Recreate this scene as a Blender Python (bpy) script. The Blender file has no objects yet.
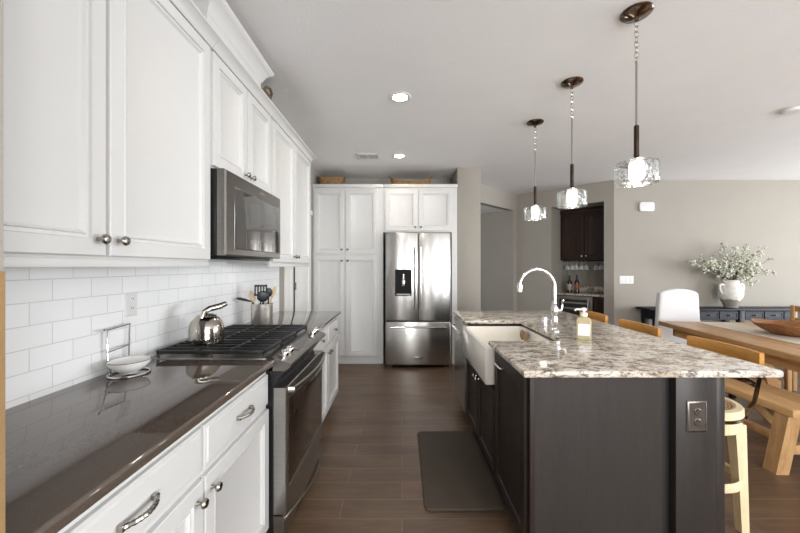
import bpy, bmesh, math, random
from math import pi, sin, cos, radians as R
from mathutils import Matrix, Vector

S = bpy.context.scene
COL = S.collection
random.seed(7)

# ------------------------------------------------------------------ camera, world, daylight, exposure
EYE = 1.36
cam_d = bpy.data.cameras.new('camera')
cam = bpy.data.objects.new('camera', cam_d)
COL.objects.link(cam)
cam.location = (0, 0, EYE)
cam.rotation_euler = (pi / 2, 0, 0)
cam_d.sensor_width = 36
cam_d.lens = 345 / 800 * 36
cam_d.shift_x = -2 / 800
cam_d.clip_start = 0.02
S.camera = cam
S.view_settings.view_transform = 'Standard'
S.view_settings.look = 'None'
S.view_settings.gamma = 1
S.view_settings.exposure = 0.22
S.view_settings.use_curve_mapping = False

world = bpy.data.worlds.new('world')
S.world = world
world.use_nodes = True
bg = world.node_tree.nodes['Background']
bg.inputs[0].default_value = (0.85, 0.92, 1.0, 1)
bg.inputs[1].default_value = 1.0


def area(name, loc, rot, sx, sy, power, color=(1, 1, 1)):
    d = bpy.data.lights.new(name, 'AREA')
    d.shape = 'RECTANGLE'
    d.size, d.size_y = sx, sy
    d.energy = power
    d.color = color
    o = bpy.data.objects.new(name, d)
    COL.objects.link(o)
    o.location = loc
    o.rotation_euler = rot
    return o


# daylight through unseen rear windows, split to streak the steel reflections, and an unseen patio door
# (each opening: sky light, and an added up-tilted fill that brightens the ceiling)
UNSEEN_REAR_WINDOWS = [(-0.50, 0.0), (1.05, 2.05), (2.7, 4.2)]
for wa, wb in UNSEEN_REAR_WINDOWS:
    area('daylight_rear_window', ((wa + wb) / 2, -3.42, 1.55), (R(90), 0, 0), wb - wa, 2.1, 46 * (wb - wa), (0.97, 0.985, 1.0))
    area('ceiling_fill_rear_window', ((wa + wb) / 2, -3.40, 1.50), (R(122), 0, 0), wb - wa, 2.0, 66 * (wb - wa), (0.985, 0.99, 0.985))
area('daylight_patio_door', (8.72, 1.9, 1.25), (R(90), 0, R(90)), 4.6, 2.3, 175, (0.93, 0.97, 1.0))
area('ceiling_fill_patio_door', (8.70, 1.9, 1.20), (R(118), 0, R(90)), 4.6, 2.2, 185, (0.96, 0.985, 1.0))

S.cycles.max_bounces = 10
S.cycles.diffuse_bounces = 8
S.cycles.glossy_bounces = 5
S.cycles.transmission_bounces = 8
S.cycles.transparent_max_bounces = 16
S.cycles.sample_clamp_indirect = 6
S.cycles.caustics_reflective = False
S.cycles.caustics_refractive = False


# ------------------------------------------------------------------ materials
def srgb(r, g, b):
    def f(c):
        c /= 255
        return c / 12.92 if c <= 0.04045 else ((c + 0.055) / 1.055) ** 2.4
    return (f(r), f(g), f(b), 1)


class NT:
    def __init__(self, name):
        self.m = bpy.data.materials.new(name)
        self.m.use_nodes = True
        self.t = self.m.node_tree
        self.p = self.t.nodes['Principled BSDF']

    def n(self, kind, **kw):
        nd = self.t.nodes.new(kind)
        for k, v in kw.items():
            setattr(nd, k, v)
        return nd

    def l(self, a, b):
        self.t.links.new(a, b)

    def set(self, **kw):
        for k, v in kw.items():
            self.p.inputs[k.replace('_', ' ')].default_value = v
        return self

    def coords(self, kind='Object', scale=(1, 1, 1), rot=(0, 0, 0), loc=(0, 0, 0)):
        if kind == 'Position':
            src = self.n('ShaderNodeNewGeometry').outputs['Position']
        else:
            src = self.n('ShaderNodeTexCoord').outputs[kind]
        mp = self.n('ShaderNodeMapping')
        mp.inputs['Scale'].default_value = scale
        mp.inputs['Rotation'].default_value = rot
        mp.inputs['Location'].default_value = loc
        self.l(src, mp.inputs['Vector'])
        return mp.outputs['Vector']

    def noise(self, vec, scale, detail=4, rough=0.55, dist=0.0):
        nd = self.n('ShaderNodeTexNoise')
        nd.inputs['Scale'].default_value = scale
        nd.inputs['Detail'].default_value = detail
        nd.inputs['Roughness'].default_value = rough
        nd.inputs['Distortion'].default_value = dist
        if vec is not None:
            self.l(vec, nd.inputs['Vector'])
        return nd.outputs['Fac']

    def ramp(self, fac, stops):
        nd = self.n('ShaderNodeValToRGB')
        e = nd.color_ramp.elements
        while len(e) < len(stops):
            e.new(0.5)
        for i, (p, c) in enumerate(stops):
            e[i].position = p
            e[i].color = c if len(c) == 4 else (*c, 1)
        self.l(fac, nd.inputs['Fac'])
        return nd.outputs['Color']

    def mix(self, fac, a, b, blend='MIX'):
        nd = self.n('ShaderNodeMix', data_type='RGBA', blend_type=blend)
        for sock, v in ((nd.inputs[0], fac), (nd.inputs[6], a), (nd.inputs[7], b)):
            if isinstance(v, (int, float)):
                sock.default_value = v
            elif isinstance(v, tuple):
                sock.default_value = v if len(v) == 4 else (*v, 1)
            else:
                self.l(v, sock)
        return nd.outputs[2]

    def bump(self, h, strength=0.2, dist=0.01):
        nd = self.n('ShaderNodeBump')
        nd.inputs['Strength'].default_value = strength
        nd.inputs['Distance'].default_value = dist
        self.l(h, nd.inputs['Height'])
        self.l(nd.outputs['Normal'], self.p.inputs['Normal'])

    def base(self, c):
        self.l(c, self.p.inputs['Base Color'])


def paint(name, col, rough=0.5, var=0.03, bump=0.0, bscale=120, spec=0.5):
    k = NT(name)
    v = k.coords('Object')
    nz = k.noise(v, 3.0, 3)
    dark = tuple(c * (1 - var) for c in col[:3]) + (1,)
    lite = tuple(min(1, c * (1 + var)) for c in col[:3]) + (1,)
    k.base(k.ramp(nz, [(0.3, dark), (0.7, lite)]))
    k.set(Roughness=rough)
    k.p.inputs['Specular IOR Level'].default_value = spec
    if bump:
        k.bump(k.noise(v, bscale, 3), bump, 0.004)
    return k.m


def metal(name, col, rough=0.25, stretch=(1, 1, 60), var=0.12, aniso=0.0):
    k = NT(name)
    v = k.coords('Object', stretch)
    nz = k.noise(v, 6, 4)
    k.base(k.ramp(nz, [(0.25, tuple(c * (1 - var) for c in col[:3])), (0.75, tuple(min(1, c * (1 + var)) for c in col[:3]))]))
    k.set(Metallic=1.0, Roughness=rough)
    if aniso:
        k.p.inputs['Anisotropic'].default_value = aniso
        k.p.inputs['Anisotropic Rotation'].default_value = 0.25
        tg = k.n('ShaderNodeTangent', direction_type='RADIAL', axis='Z')
        k.l(tg.outputs[0], k.p.inputs['Tangent'])
    return k.m


def wood(name, dark, lite, axis=0, rough=0.45, scale=1.0, bump=0.08, spec=0.4):
    k = NT(name)
    sc = [14 * scale] * 3
    sc[axis] = 1.2 * scale
    v = k.coords('Object', tuple(sc))
    a = k.noise(v, 2.2, 6, 0.6, 0.6)
    b = k.noise(k.coords('Object', tuple(s * 5 for s in sc)), 2.0, 3)
    c1 = k.ramp(a, [(0.3, dark), (0.7, lite)])
    c2 = k.ramp(b, [(0.3, tuple(c * 0.75 for c in dark[:3])), (0.6, tuple(lite[:3]))])
    k.base(k.mix(0.3, c1, c2))
    k.set(Roughness=rough)
    k.p.inputs['Specular IOR Level'].default_value = spec
    k.bump(b, bump, 0.003)
    return k.m


M = {}
M['white'] = paint('white_cabinet_paint', srgb(207, 207, 206), 0.38, 0.01)
M['white_trim'] = paint('white_trim_paint', srgb(225, 225, 222), 0.4, 0.01)
M['wall'] = paint('greige_wall_paint', srgb(160, 155, 147), 0.85, 0.02, 0.25, 160, 0.2)
M['ceiling'] = paint('ceiling_paint', srgb(240, 240, 241), 0.9, 0.012, 0.35, 70, 0.15)
M['espresso'] = wood('espresso_stain', srgb(38, 30, 27), srgb(50, 41, 37), 2, 0.42, 1, 0.03, 0.2)
M['espresso_panel'] = wood('espresso_panel_stain', srgb(42, 38, 36), srgb(52, 47, 44), 2, 0.38, 1, 0.03, 0.3)
M['dark_bar'] = wood('dark_bar_stain', srgb(38, 27, 22), srgb(54, 39, 32), 2, 0.4, 1, 0.03, 0.25)
M['navy'] = paint('navy_black_paint', srgb(27, 30, 40), 0.45, 0.1, spec=0.25)
M['black_matte'] = paint('black_matte_plastic', srgb(16, 16, 17), 0.5, 0.1, spec=0.15)
M['black'] = paint('black_enamel', srgb(20, 21, 23), 0.3, 0.1)
M['iron'] = paint('cast_iron', srgb(30, 30, 31), 0.38, 0.2, 0.2, 300)
M['black_plastic'] = paint('black_nylon', srgb(22, 30, 33), 0.4, 0.1)
M['plastic_white'] = paint('white_plastic', srgb(222, 223, 222), 0.35, 0.01)
M['steel'] = metal('stainless_steel', srgb(190, 188, 185), 0.24, (60, 60, 1), 0.12, 0.75)
M['steel_side'] = metal('stainless_steel_brushed', srgb(168, 166, 162), 0.3, (1, 1, 60))
M['steel_dark'] = metal('dark_stainless', srgb(120, 116, 112), 0.28, (1, 1, 60))
M['chrome'] = metal('polished_chrome', srgb(225, 225, 226), 0.06, (1, 1, 1), 0.02)
M['polished'] = metal('polished_steel', srgb(215, 211, 205), 0.1, (1, 1, 1), 0.04)
M['crock'] = metal('crock_steel', srgb(226, 220, 212), 0.38, (1, 1, 60), 0.05)
M['kettle'] = metal('kettle_steel', srgb(178, 172, 164), 0.13, (1, 1, 1), 0.04)
M['nickel'] = metal('brushed_nickel', srgb(165, 160, 152), 0.25, (30, 30, 30))
M['bronze'] = metal('bronze_canopy', srgb(120, 104, 92), 0.16, (3, 3, 3), 0.4)
M['dark_bronze'] = metal('dark_bronze', srgb(70, 58, 50), 0.25, (3, 3, 3), 0.3)
M['pewter'] = metal('pewter_plate', srgb(112, 106, 102), 0.32, (3, 3, 3), 0.15)
M['porcelain'] = paint('white_fireclay', srgb(238, 234, 226), 0.12, 0.01)
M['ceramic'] = paint('white_ceramic', srgb(238, 238, 236), 0.15, 0.01)
M['upholstery'] = paint('white_linen', srgb(228, 228, 230), 0.9, 0.02, 0.3, 400, 0.1)
M['rubber'] = paint('dark_foam_mat', srgb(66, 56, 45), 0.75, 0.08, 0.15, 200)
M['tan'] = paint('tan_strip_tone', srgb(140, 112, 74), 0.7, 0.25, 0.4, 150)
M['table_wood'] = wood('table_oak', srgb(164, 122, 78), srgb(198, 158, 112), 1, 0.4)
M['bench_wood'] = wood('bench_oak', srgb(178, 136, 90), srgb(208, 170, 122), 1, 0.42)
M['leg_wood'] = wood('bench_leg_oak', srgb(170, 128, 84), srgb(202, 164, 118), 2, 0.45)
M['rail_wood'] = wood('honey_wood', srgb(170, 116, 52), srgb(200, 148, 78), 1, 0.4)
M['pale_wood'] = wood('whitewashed_wood', srgb(214, 194, 152), srgb(232, 216, 182), 2, 0.5)
M['bowl_wood'] = wood('rough_bowl_wood', srgb(104, 66, 36), srgb(158, 108, 64), 0, 0.55, 1.6, 0.3)
M['spoon_wood'] = wood('spoon_beech', srgb(196, 172, 138), srgb(216, 196, 166), 2, 0.5)
M['brown_mottle'] = paint('mottled_brown', srgb(150, 128, 104), 0.9, 0.3, 0.5, 200)
M['gap'] = paint('gap_shade_and_toe_kick', srgb(18, 17, 17), 0.6, 0.1)  # near-black painted in for shade in gaps and slots; also the toe kicks


def make_seat():
    k = NT('woven_rush_seat')
    v = k.coords('Object')
    w = k.n('ShaderNodeTexWave', wave_type='RINGS', rings_direction='Z')
    w.inputs['Scale'].default_value = 22
    w.inputs['Distortion'].default_value = 1.5
    k.l(v, w.inputs['Vector'])
    k.base(k.ramp(w.outputs['Fac'], [(0.2, srgb(140, 104, 66)), (0.8, srgb(196, 160, 116))]))
    k.set(Roughness=0.7)
    k.bump(w.outputs['Fac'], 0.4, 0.004)
    return k.m


M['rush'] = make_seat()


def make_wicker():
    k = NT('wicker')
    v = k.coords('Object')
    w = k.n('ShaderNodeTexWave', wave_type='BANDS', bands_direction='Z')
    w.inputs['Scale'].default_value = 28
    w.inputs['Distortion'].default_value = 3
    k.l(v, w.inputs['Vector'])
    k.base(k.mix(0.5, k.ramp(w.outputs['Fac'], [(0.2, srgb(104, 76, 46)), (0.8, srgb(178, 142, 96))]),
                 k.ramp(k.noise(v, 40), [(0.3, srgb(96, 70, 42)), (0.7, srgb(186, 150, 102))])))
    k.set(Roughness=0.75)
    k.bump(w.outputs['Fac'], 0.6, 0.006)
    return k.m


M['wicker'] = make_wicker()


def make_floor():
    k = NT('wood_look_tile_floor')
    v = k.coords('Position', (1, 1, 1))
    b = k.n('ShaderNodeTexBrick', offset=0.37, offset_frequency=2)
    b.inputs['Color1'].default_value = (0.0, 0.0, 0.0, 1)
    b.inputs['Color2'].default_value = (1, 1, 1, 1)
    b.inputs['Mortar'].default_value = (0.5, 0.5, 0.5, 1)
    b.inputs['Scale'].default_value = 1
    b.inputs['Mortar Size'].default_value = 0.0022
    b.inputs['Mortar Smooth'].default_value = 0.2
    b.inputs['Brick Width'].default_value = 0.92
    b.inputs['Row Height'].default_value = 0.155
    k.l(v, b.inputs['Vector'])
    grain = k.noise(k.coords('Position', (2.2, 26, 1)), 2.0, 6, 0.62, 0.5)
    big = k.noise(k.coords('Position', (1.4, 5, 1)), 1.3, 3)
    c = k.ramp(grain, [(0.28, srgb(74, 55, 41)), (0.5, srgb(98, 76, 57)), (0.74, srgb(122, 97, 75))])
    c2 = k.mix(0.55, c, k.ramp(big, [(0.3, srgb(74, 55, 40)), (0.7, srgb(118, 95, 74))]))
    per = k.ramp(b.outputs['Color'], [(0.0, (0.86, 0.86, 0.86)), (1.0, (1.1, 1.08, 1.06))])
    c3 = k.mix(1.0, c2, per, 'MULTIPLY')
    k.base(k.mix(b.outputs['Fac'], c3, srgb(124, 108, 93)))
    k.set(Roughness=0.36)
    inv = k.n('ShaderNodeMath', operation='SUBTRACT')
    inv.inputs[0].default_value = 1
    k.l(b.outputs['Fac'], inv.inputs[1])
    k.bump(inv.outputs[0], 0.25, 0.003)
    return k.m


M['floor'] = make_floor()


def make_tile():
    k = NT('white_subway_tile')
    g = k.n('ShaderNodeNewGeometry')
    sx = k.n('ShaderNodeSeparateXYZ')
    k.l(g.outputs['Position'], sx.inputs[0])
    cx = k.n('ShaderNodeCombineXYZ')
    k.l(sx.outputs['Y'], cx.inputs['X'])
    ad = k.n('ShaderNodeMath', operation='ADD')
    ad.inputs[1].default_value = 0.0762 * 20 - 1.316
    k.l(sx.outputs['Z'], ad.inputs[0])
    k.l(ad.outputs[0], cx.inputs['Y'])
    b = k.n('ShaderNodeTexBrick', offset=0.5)
    b.inputs['Color1'].default_value = srgb(243, 244, 245)
    b.inputs['Color2'].default_value = srgb(247, 248, 249)
    b.inputs['Mortar'].default_value = srgb(212, 212, 211)
    b.inputs['Scale'].default_value = 1
    b.inputs['Mortar Size'].default_value = 0.0016
    b.inputs['Mortar Smooth'].default_value = 0.3
    b.inputs['Brick Width'].default_value = 0.1524
    b.inputs['Row Height'].default_value = 0.0762
    k.l(cx.outputs[0], b.inputs['Vector'])
    k.base(b.outputs['Color'])
    k.set(Roughness=0.16)
    inv = k.n('ShaderNodeMath', operation='SUBTRACT')
    inv.inputs[0].default_value = 1
    k.l(b.outputs['Fac'], inv.inputs[1])
    k.bump(inv.outputs[0], 0.35, 0.002)
    return k.m


M['tile'] = make_tile()


def make_quartz():
    k = NT('brown_grey_quartz')
    v = k.coords('Position')
    f = k.noise(v, 320, 2)
    k.base(k.ramp(f, [(0.35, srgb(82, 72, 64)), (0.6, srgb(88, 77, 69)), (0.75, srgb(96, 85, 76))]))
    k.set(Roughness=0.04, IOR=1.85)
    return k.m


M['quartz'] = make_quartz()


def make_granite():
    k = NT('cream_brown_granite')
    v = k.coords('Position', (1, 2.0, 2), (0, 0, R(24)))
    a = k.noise(v, 7, 8, 0.7, 0.9)
    b = k.noise(v, 20, 7, 0.72, 0.6)
    c = k.noise(k.coords('Position', (1, 1.3, 1)), 60, 5, 0.75)
    base = k.ramp(a, [(0.34, srgb(128, 116, 106)), (0.42, srgb(190, 177, 163)), (0.52, srgb(226, 220, 211)), (0.72, srgb(240, 238, 234))])
    spot = k.ramp(b, [(0.38, srgb(40, 37, 38)), (0.43, srgb(128, 116, 108)), (0.48, srgb(240, 238, 234))])
    m2 = k.mix(0.82, base, spot, 'MULTIPLY')
    fl = k.ramp(c, [(0.38, (0.16, 0.15, 0.15)), (0.46, (1, 1, 1))])
    k.base(k.mix(0.7, m2, fl, 'MULTIPLY'))
    k.set(Roughness=0.08)
    return k.m


M['granite'] = make_granite()


def make_drum_glass():
    # thin hand-blown crackle glass: rippled glossy surface, refraction speckles painted into the clear tint
    k = NT('crackle_glass')
    v = k.coords('Object')
    vor = k.n('ShaderNodeTexVoronoi', feature='DISTANCE_TO_EDGE')
    vor.inputs['Scale'].default_value = 95
    k.l(v, vor.inputs['Vector'])
    gl = k.n('ShaderNodeBsdfGlossy')
    gl.inputs['Color'].default_value = (0.9, 0.91, 0.91, 1)
    gl.inputs['Roughness'].default_value = 0.12
    bp = k.n('ShaderNodeBump')
    bp.inputs['Strength'].default_value = 0.35
    bp.inputs['Distance'].default_value = 0.01
    k.l(vor.outputs['Distance'], bp.inputs['Height'])
    k.l(bp.outputs['Normal'], gl.inputs['Normal'])
    tr = k.n('ShaderNodeBsdfTransparent')
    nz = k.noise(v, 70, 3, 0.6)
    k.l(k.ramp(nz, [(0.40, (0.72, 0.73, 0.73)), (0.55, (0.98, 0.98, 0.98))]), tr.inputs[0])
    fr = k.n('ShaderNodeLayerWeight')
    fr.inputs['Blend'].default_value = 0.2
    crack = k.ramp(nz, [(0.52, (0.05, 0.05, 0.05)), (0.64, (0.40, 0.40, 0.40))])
    ad = k.n('ShaderNodeMath', operation='ADD', use_clamp=True)
    k.l(crack, ad.inputs[0])
    mu = k.n('ShaderNodeMath', operation='MULTIPLY')
    mu.inputs[1].default_value = 0.4
    k.l(fr.outputs['Fresnel'], mu.inputs[0])
    k.l(mu.outputs[0], ad.inputs[1])
    mx = k.n('ShaderNodeMixShader')
    k.l(ad.outputs[0], mx.inputs[0])
    k.l(tr.outputs[0], mx.inputs[1])
    k.l(gl.outputs[0], mx.inputs[2])
    k.l(mx.outputs[0], k.t.nodes['Material Output'].inputs['Surface'])
    return k.m


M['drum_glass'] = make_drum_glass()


def thin_glass(name, tint, fac=0.1, rough=0.03):
    k = NT(name)
    k.p.inputs['Base Color'].default_value = tint
    k.set(Roughness=rough)
    tr = k.n('ShaderNodeBsdfTransparent')
    tr.inputs[0].default_value = tint
    fr = k.n('ShaderNodeLayerWeight')
    fr.inputs['Blend'].default_value = 0.3
    mu = k.n('ShaderNodeMath', operation='ADD', use_clamp=True)
    mu.inputs[1].default_value = fac
    k.l(fr.outputs['Fresnel'], mu.inputs[0])
    mx = k.n('ShaderNodeMixShader')
    k.l(mu.outputs[0], mx.inputs[0])
    k.l(tr.outputs[0], mx.inputs[1])
    k.l(k.p.outputs[0], mx.inputs[2])
    k.l(mx.outputs[0], k.t.nodes['Material Output'].inputs['Surface'])
    return k.m


M['clear'] = thin_glass('clear_glass', (0.96, 0.97, 0.97, 1), 0.12)
M['amber'] = thin_glass('pale_amber_soap', (0.86, 0.80, 0.55, 1), 0.35)


def emit(name, col, s):
    k = NT(name)
    k.p.inputs['Base Color'].default_value = col
    k.p.inputs['Emission Color'].default_value = col
    k.p.inputs['Emission Strength'].default_value = s
    return k.m


M['lamp'] = emit('lamp_diffuser', (1, 0.97, 0.92, 1), 9)
M['bulb'] = emit('frosted_bulb', (1, 0.95, 0.86, 1), 2.2)


def dark_glass(name, col, rough=0.05):
    k = NT(name)
    k.base(k.ramp(k.noise(k.coords('Object'), 2), [(0.3, col), (0.7, col)]))
    k.set(Roughness=rough)
    k.p.inputs['Specular IOR Level'].default_value = 0.9
    return k.m


M['oven_glass'] = dark_glass('oven_glass', srgb(44, 34, 28))
M['mw_glass'] = dark_glass('microwave_glass', srgb(70, 68, 66), 0.04)
M['mw_glass'].node_tree.nodes['Principled BSDF'].inputs['Specular IOR Level'].default_value = 1.0
M['bottle_glass'] = dark_glass('dark_bottle_glass', srgb(24, 20, 18))


def make_urn():
    k = NT('glazed_urn')
    tc = k.n('ShaderNodeTexCoord')
    sx = k.n('ShaderNodeSeparateXYZ')
    k.l(tc.outputs['Object'], sx.inputs[0])
    nz = k.noise(tc.outputs['Object'], 12, 3)
    ma = k.n('ShaderNodeMath', operation='MULTIPLY_ADD')
    ma.inputs[1].default_value = 0.16
    k.l(nz, ma.inputs[0])
    k.l(sx.outputs['Z'], ma.inputs[2])
    gl = k.ramp(k.noise(tc.outputs['Object'], 20, 4), [(0.3, srgb(206, 202, 196)), (0.6, srgb(232, 230, 226))])
    st = k.ramp(k.noise(tc.outputs['Object'], 60, 4), [(0.3, srgb(126, 122, 112)), (0.7, srgb(154, 150, 138))])
    th = k.ramp(ma.outputs[0], [(0.205, (0, 0, 0)), (0.215, (1, 1, 1))])
    k.base(k.mix(th, st, gl))
    k.set(Roughness=0.4)
    return k.m


M['urn'] = make_urn()
M['glaze'] = paint('urn_handle_glaze', srgb(228, 226, 222), 0.35, 0.05)
M['branch'] = paint('branch_bark', srgb(96, 82, 62), 0.8, 0.2)
M['leaf'] = paint('sage_leaf', srgb(70, 82, 62), 0.6, 0.4)
M['petal'] = paint('cream_petal', srgb(206, 208, 192), 0.7, 0.1)
M['runner'] = paint('woven_runner', srgb(206, 196, 182), 0.95, 0.12, 0.6, 90, 0.1)
M['label_white'] = paint('white_label', srgb(228, 228, 236), 0.5, 0.02)
M['label_red'] = paint('red_brown_label', srgb(150, 84, 52), 0.5, 0.2)
M['label_grey'] = paint('grey_label', srgb(168, 160, 150), 0.5, 0.2)
M['door_paint'] = paint('white_door_paint', srgb(226, 226, 223), 0.42, 0.01)


# ------------------------------------------------------------------ geometry helpers
OFF = {}


def frame(o, U, V, N):
    U, V, N = Vector(U), Vector(V), Vector(N)
    return Matrix(((U.x, V.x, N.x, o[0]), (U.y, V.y, N.y, o[1]), (U.z, V.z, N.z, o[2]), (0, 0, 0, 1)))


class MB:
    def __init__(self, m=None):
        self.v, self.f = [], []
        self.M = m or Matrix.Identity(4)

    def add(self, vs, fs):
        b = len(self.v)
        self.v += [self.M @ Vector(p) for p in vs]
        self.f += [tuple(b + i for i in q) for q in fs]
        return self

    def add_bm(self, bm):
        bm.verts.index_update()
        self.add([v.co.copy() for v in bm.verts], [[v.index for v in f.verts] for f in bm.faces])
        bm.free()
        return self

    def box(self, x0, x1, y0, y1, z0, z1, bev=0.0, seg=2):
        if x0 > x1: x0, x1 = x1, x0
        if y0 > y1: y0, y1 = y1, y0
        if z0 > z1: z0, z1 = z1, z0
        vs = [(x0, y0, z0), (x1, y0, z0), (x1, y1, z0), (x0, y1, z0), (x0, y0, z1), (x1, y0, z1), (x1, y1, z1), (x0, y1, z1)]
        fs = [(0, 3, 2, 1), (4, 5, 6, 7), (0, 1, 5, 4), (1, 2, 6, 5), (2, 3, 7, 6), (3, 0, 4, 7)]
        if not bev:
            return self.add(vs, fs)
        bm = bmesh.new()
        bv = [bm.verts.new(p) for p in vs]
        for q in fs:
            bm.faces.new([bv[i] for i in q])
        bmesh.ops.bevel(bm, geom=bm.edges[:], offset=bev, segments=seg, affect='EDGES', profile=0.5)
        return self.add_bm(bm)

    def prism(self, poly, z0, z1, bev=0.0, seg=3, only=None):
        """poly in xy, extruded in z (then through self.M)"""
        n = len(poly)
        vs = [(x, y, z0) for x, y in poly] + [(x, y, z1) for x, y in poly]
        fs = [tuple(range(n))[::-1], tuple(range(n, 2 * n))] + [(i, (i + 1) % n, n + (i + 1) % n, n + i) for i in range(n)]
        if not bev:
            return self.add(vs, fs)
        bm = bmesh.new()
        bv = [bm.verts.new(p) for p in vs]
        for q in fs:
            bm.faces.new([bv[i] for i in q])
        bmesh.ops.recalc_face_normals(bm, faces=bm.faces[:])
        ed = [e for e in bm.edges if abs(e.verts[0].co.z - e.verts[1].co.z) < 1e-6]
        if only:
            ed = [e for e in ed if only((e.verts[0].co + e.verts[1].co) / 2)]
        bmesh.ops.bevel(bm, geom=ed, offset=bev, segments=seg, affect='EDGES', profile=0.5)
        return self.add_bm(bm)

    def lathe(self, prof, c=(0, 0), seg=28, cap=True):
        vs, fs = [], []
        n = len(prof)
        for r, z in prof:
            for i in range(seg):
                a = 2 * pi * i / seg
                vs.append((c[0] + r * cos(a), c[1] + r * sin(a), z))
        for j in range(n - 1):
            for i in range(seg):
                k = (i + 1) % seg
                fs.append((j * seg + i, j * seg + k, (j + 1) * seg + k, (j + 1) * seg + i))
        if cap:
            fs.append(tuple(range(seg))[::-1])
            fs.append(tuple(range((n - 1) * seg, n * seg)))
        return self.add(vs, fs)

    def cyl(self, p0, p1, r0, r1=None, seg=14):
        return self.tube([p0, p1], [r0, r0 if r1 is None else r1], seg)

    def tube(self, pts, r, seg=10, closed=False, flat=None, upv=None):
        pts = [Vector(p) for p in pts]
        n = len(pts)
        rs = r if isinstance(r, (list, tuple)) else [r] * n
        vs, fs = [], []
        prev = None
        for i in range(n):
            if closed:
                t = pts[(i + 1) % n] - pts[i - 1]
            else:
                t = pts[min(i + 1, n - 1)] - pts[max(i - 1, 0)]
            t.normalize()
            if prev is None:
                up = Vector(upv) if upv else (Vector((0, 0, 1)) if abs(t.z) < 0.9 else Vector((1, 0, 0)))
            else:
                up = prev
            a = up - t * up.dot(t)
            if a.length < 1e-6:
                a = t.orthogonal()
            a.normalize()
            b = t.cross(a)
            prev = a
            for k in range(seg):
                an = 2 * pi * k / seg
                fa, fb = (1, 1) if flat is None else flat
                vs.append(pts[i] + (a * cos(an) * fa + b * sin(an) * fb) * rs[i])
        m = n if closed else n - 1
        for i in range(m):
            j = (i + 1) % n
            for k in range(seg):
                q = (k + 1) % seg
                fs.append((i * seg + k, i * seg + q, j * seg + q, j * seg + k))
        if not closed:
            fs.append(tuple(range(seg))[::-1])
            fs.append(tuple(range((n - 1) * seg, n * seg)))
        return self.add(vs, fs)

    def rings(self, w, h, rg):
        """panel front of width w, height h from concentric rectangles (inset, height)"""
        vs, fs = [], []
        for i, n in rg:
            vs += [(i, i, n), (w - i, i, n), (w - i, h - i, n), (i, h - i, n)]
        for j in range(len(rg) - 1):
            for k in range(4):
                q = (k + 1) % 4
                fs.append((j * 4 + k, j * 4 + q, j * 4 + 4 + q, j * 4 + 4 + k))
        e = (len(rg) - 1) * 4
        fs.append((e, e + 1, e + 2, e + 3))
        fs.append((3, 2, 1, 0))
        return self.add(vs, fs)

    def loft(self, secs):
        """closed loft through equal-length point loops"""
        n = len(secs[0])
        vs = [p for s in secs for p in s]
        fs = []
        for j in range(len(secs) - 1):
            for k in range(n):
                q = (k + 1) % n
                fs.append((j * n + k, j * n + q, (j + 1) * n + q, (j + 1) * n + k))
        fs.append(tuple(range(n))[::-1])
        fs.append(tuple(range((len(secs) - 1) * n, len(secs) * n)))
        return self.add(vs, fs)

    def ball(self, c, r, seg=12, rows=8, sc=(1, 1, 1)):
        vs, fs = [], []
        for j in range(1, rows):
            t = pi * j / rows
            for i in range(seg):
                a = 2 * pi * i / seg
                vs.append((c[0] + r * sc[0] * sin(t) * cos(a), c[1] + r * sc[1] * sin(t) * sin(a), c[2] + r * sc[2] * cos(t)))
        top = len(vs); vs.append((c[0], c[1], c[2] + r * sc[2]))
        bot = len(vs); vs.append((c[0], c[1], c[2] - r * sc[2]))
        for j in range(rows - 2):
            for i in range(seg):
                k = (i + 1) % seg
                fs.append((j * seg + i, (j + 1) * seg + i, (j + 1) * seg + k, j * seg + k))
        for i in range(seg):
            k = (i + 1) % seg
            fs.append((top, i, k))
            fs.append((bot, (rows - 2) * seg + k, (rows - 2) * seg + i))
        return self.add(vs, fs)

    def build(self, name, mat, parent=None, label=None, origin=None, ang=35):
        if parent is not None:
            off = OFF[parent.name]
        elif origin is not None:
            off = Vector(origin)
        else:
            xs = [p.x for p in self.v]; ys = [p.y for p in self.v]; zs = [p.z for p in self.v]
            off = Vector(((min(xs) + max(xs)) / 2, (min(ys) + max(ys)) / 2, min(zs)))
        me = bpy.data.meshes.new(name)
        me.from_pydata([tuple(p - off) for p in self.v], [], self.f)
        bm = bmesh.new()
        bm.from_mesh(me)
        bmesh.ops.recalc_face_normals(bm, faces=bm.faces[:])
        for f in bm.faces:
            f.smooth = True
        bm.to_mesh(me)
        bm.free()
        me.set_sharp_from_angle(angle=R(ang))
        me.materials.append(M[mat] if isinstance(mat, str) else mat)
        o = bpy.data.objects.new(name, me)
        COL.objects.link(o)
        if parent is not None:
            o.parent = parent
        else:
            o.location = off
        OFF[o.name] = off
        if label:
            o['label'] = label
        return o


def tag(o, label, cat, group=None):
    o['label'] = label
    o['category'] = cat
    if group:
        o['group'] = group
    return o


def thing(name, label, cat, loc=(0, 0, 0), group=None):
    o = bpy.data.objects.new(name, None)
    o.empty_display_size = 0.1
    COL.objects.link(o)
    o.location = loc
    OFF[o.name] = Vector(loc)
    return tag(o, label, cat, group)


def struct(name, mb, mat):
    o = mb.build(name, mat, None, origin=(0, 0, 0))
    o['kind'] = 'structure'
    return o


def copy_tree(o, parent=None):
    c = o.copy()
    COL.objects.link(c)
    if parent is not None:
        c.parent = parent
    for ch in list(o.children):
        copy_tree(ch, c)
    return c


def place(o, loc, rz=0.0):
    o.location = loc
    o.rotation_euler = (0, 0, rz)
    return o


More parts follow.
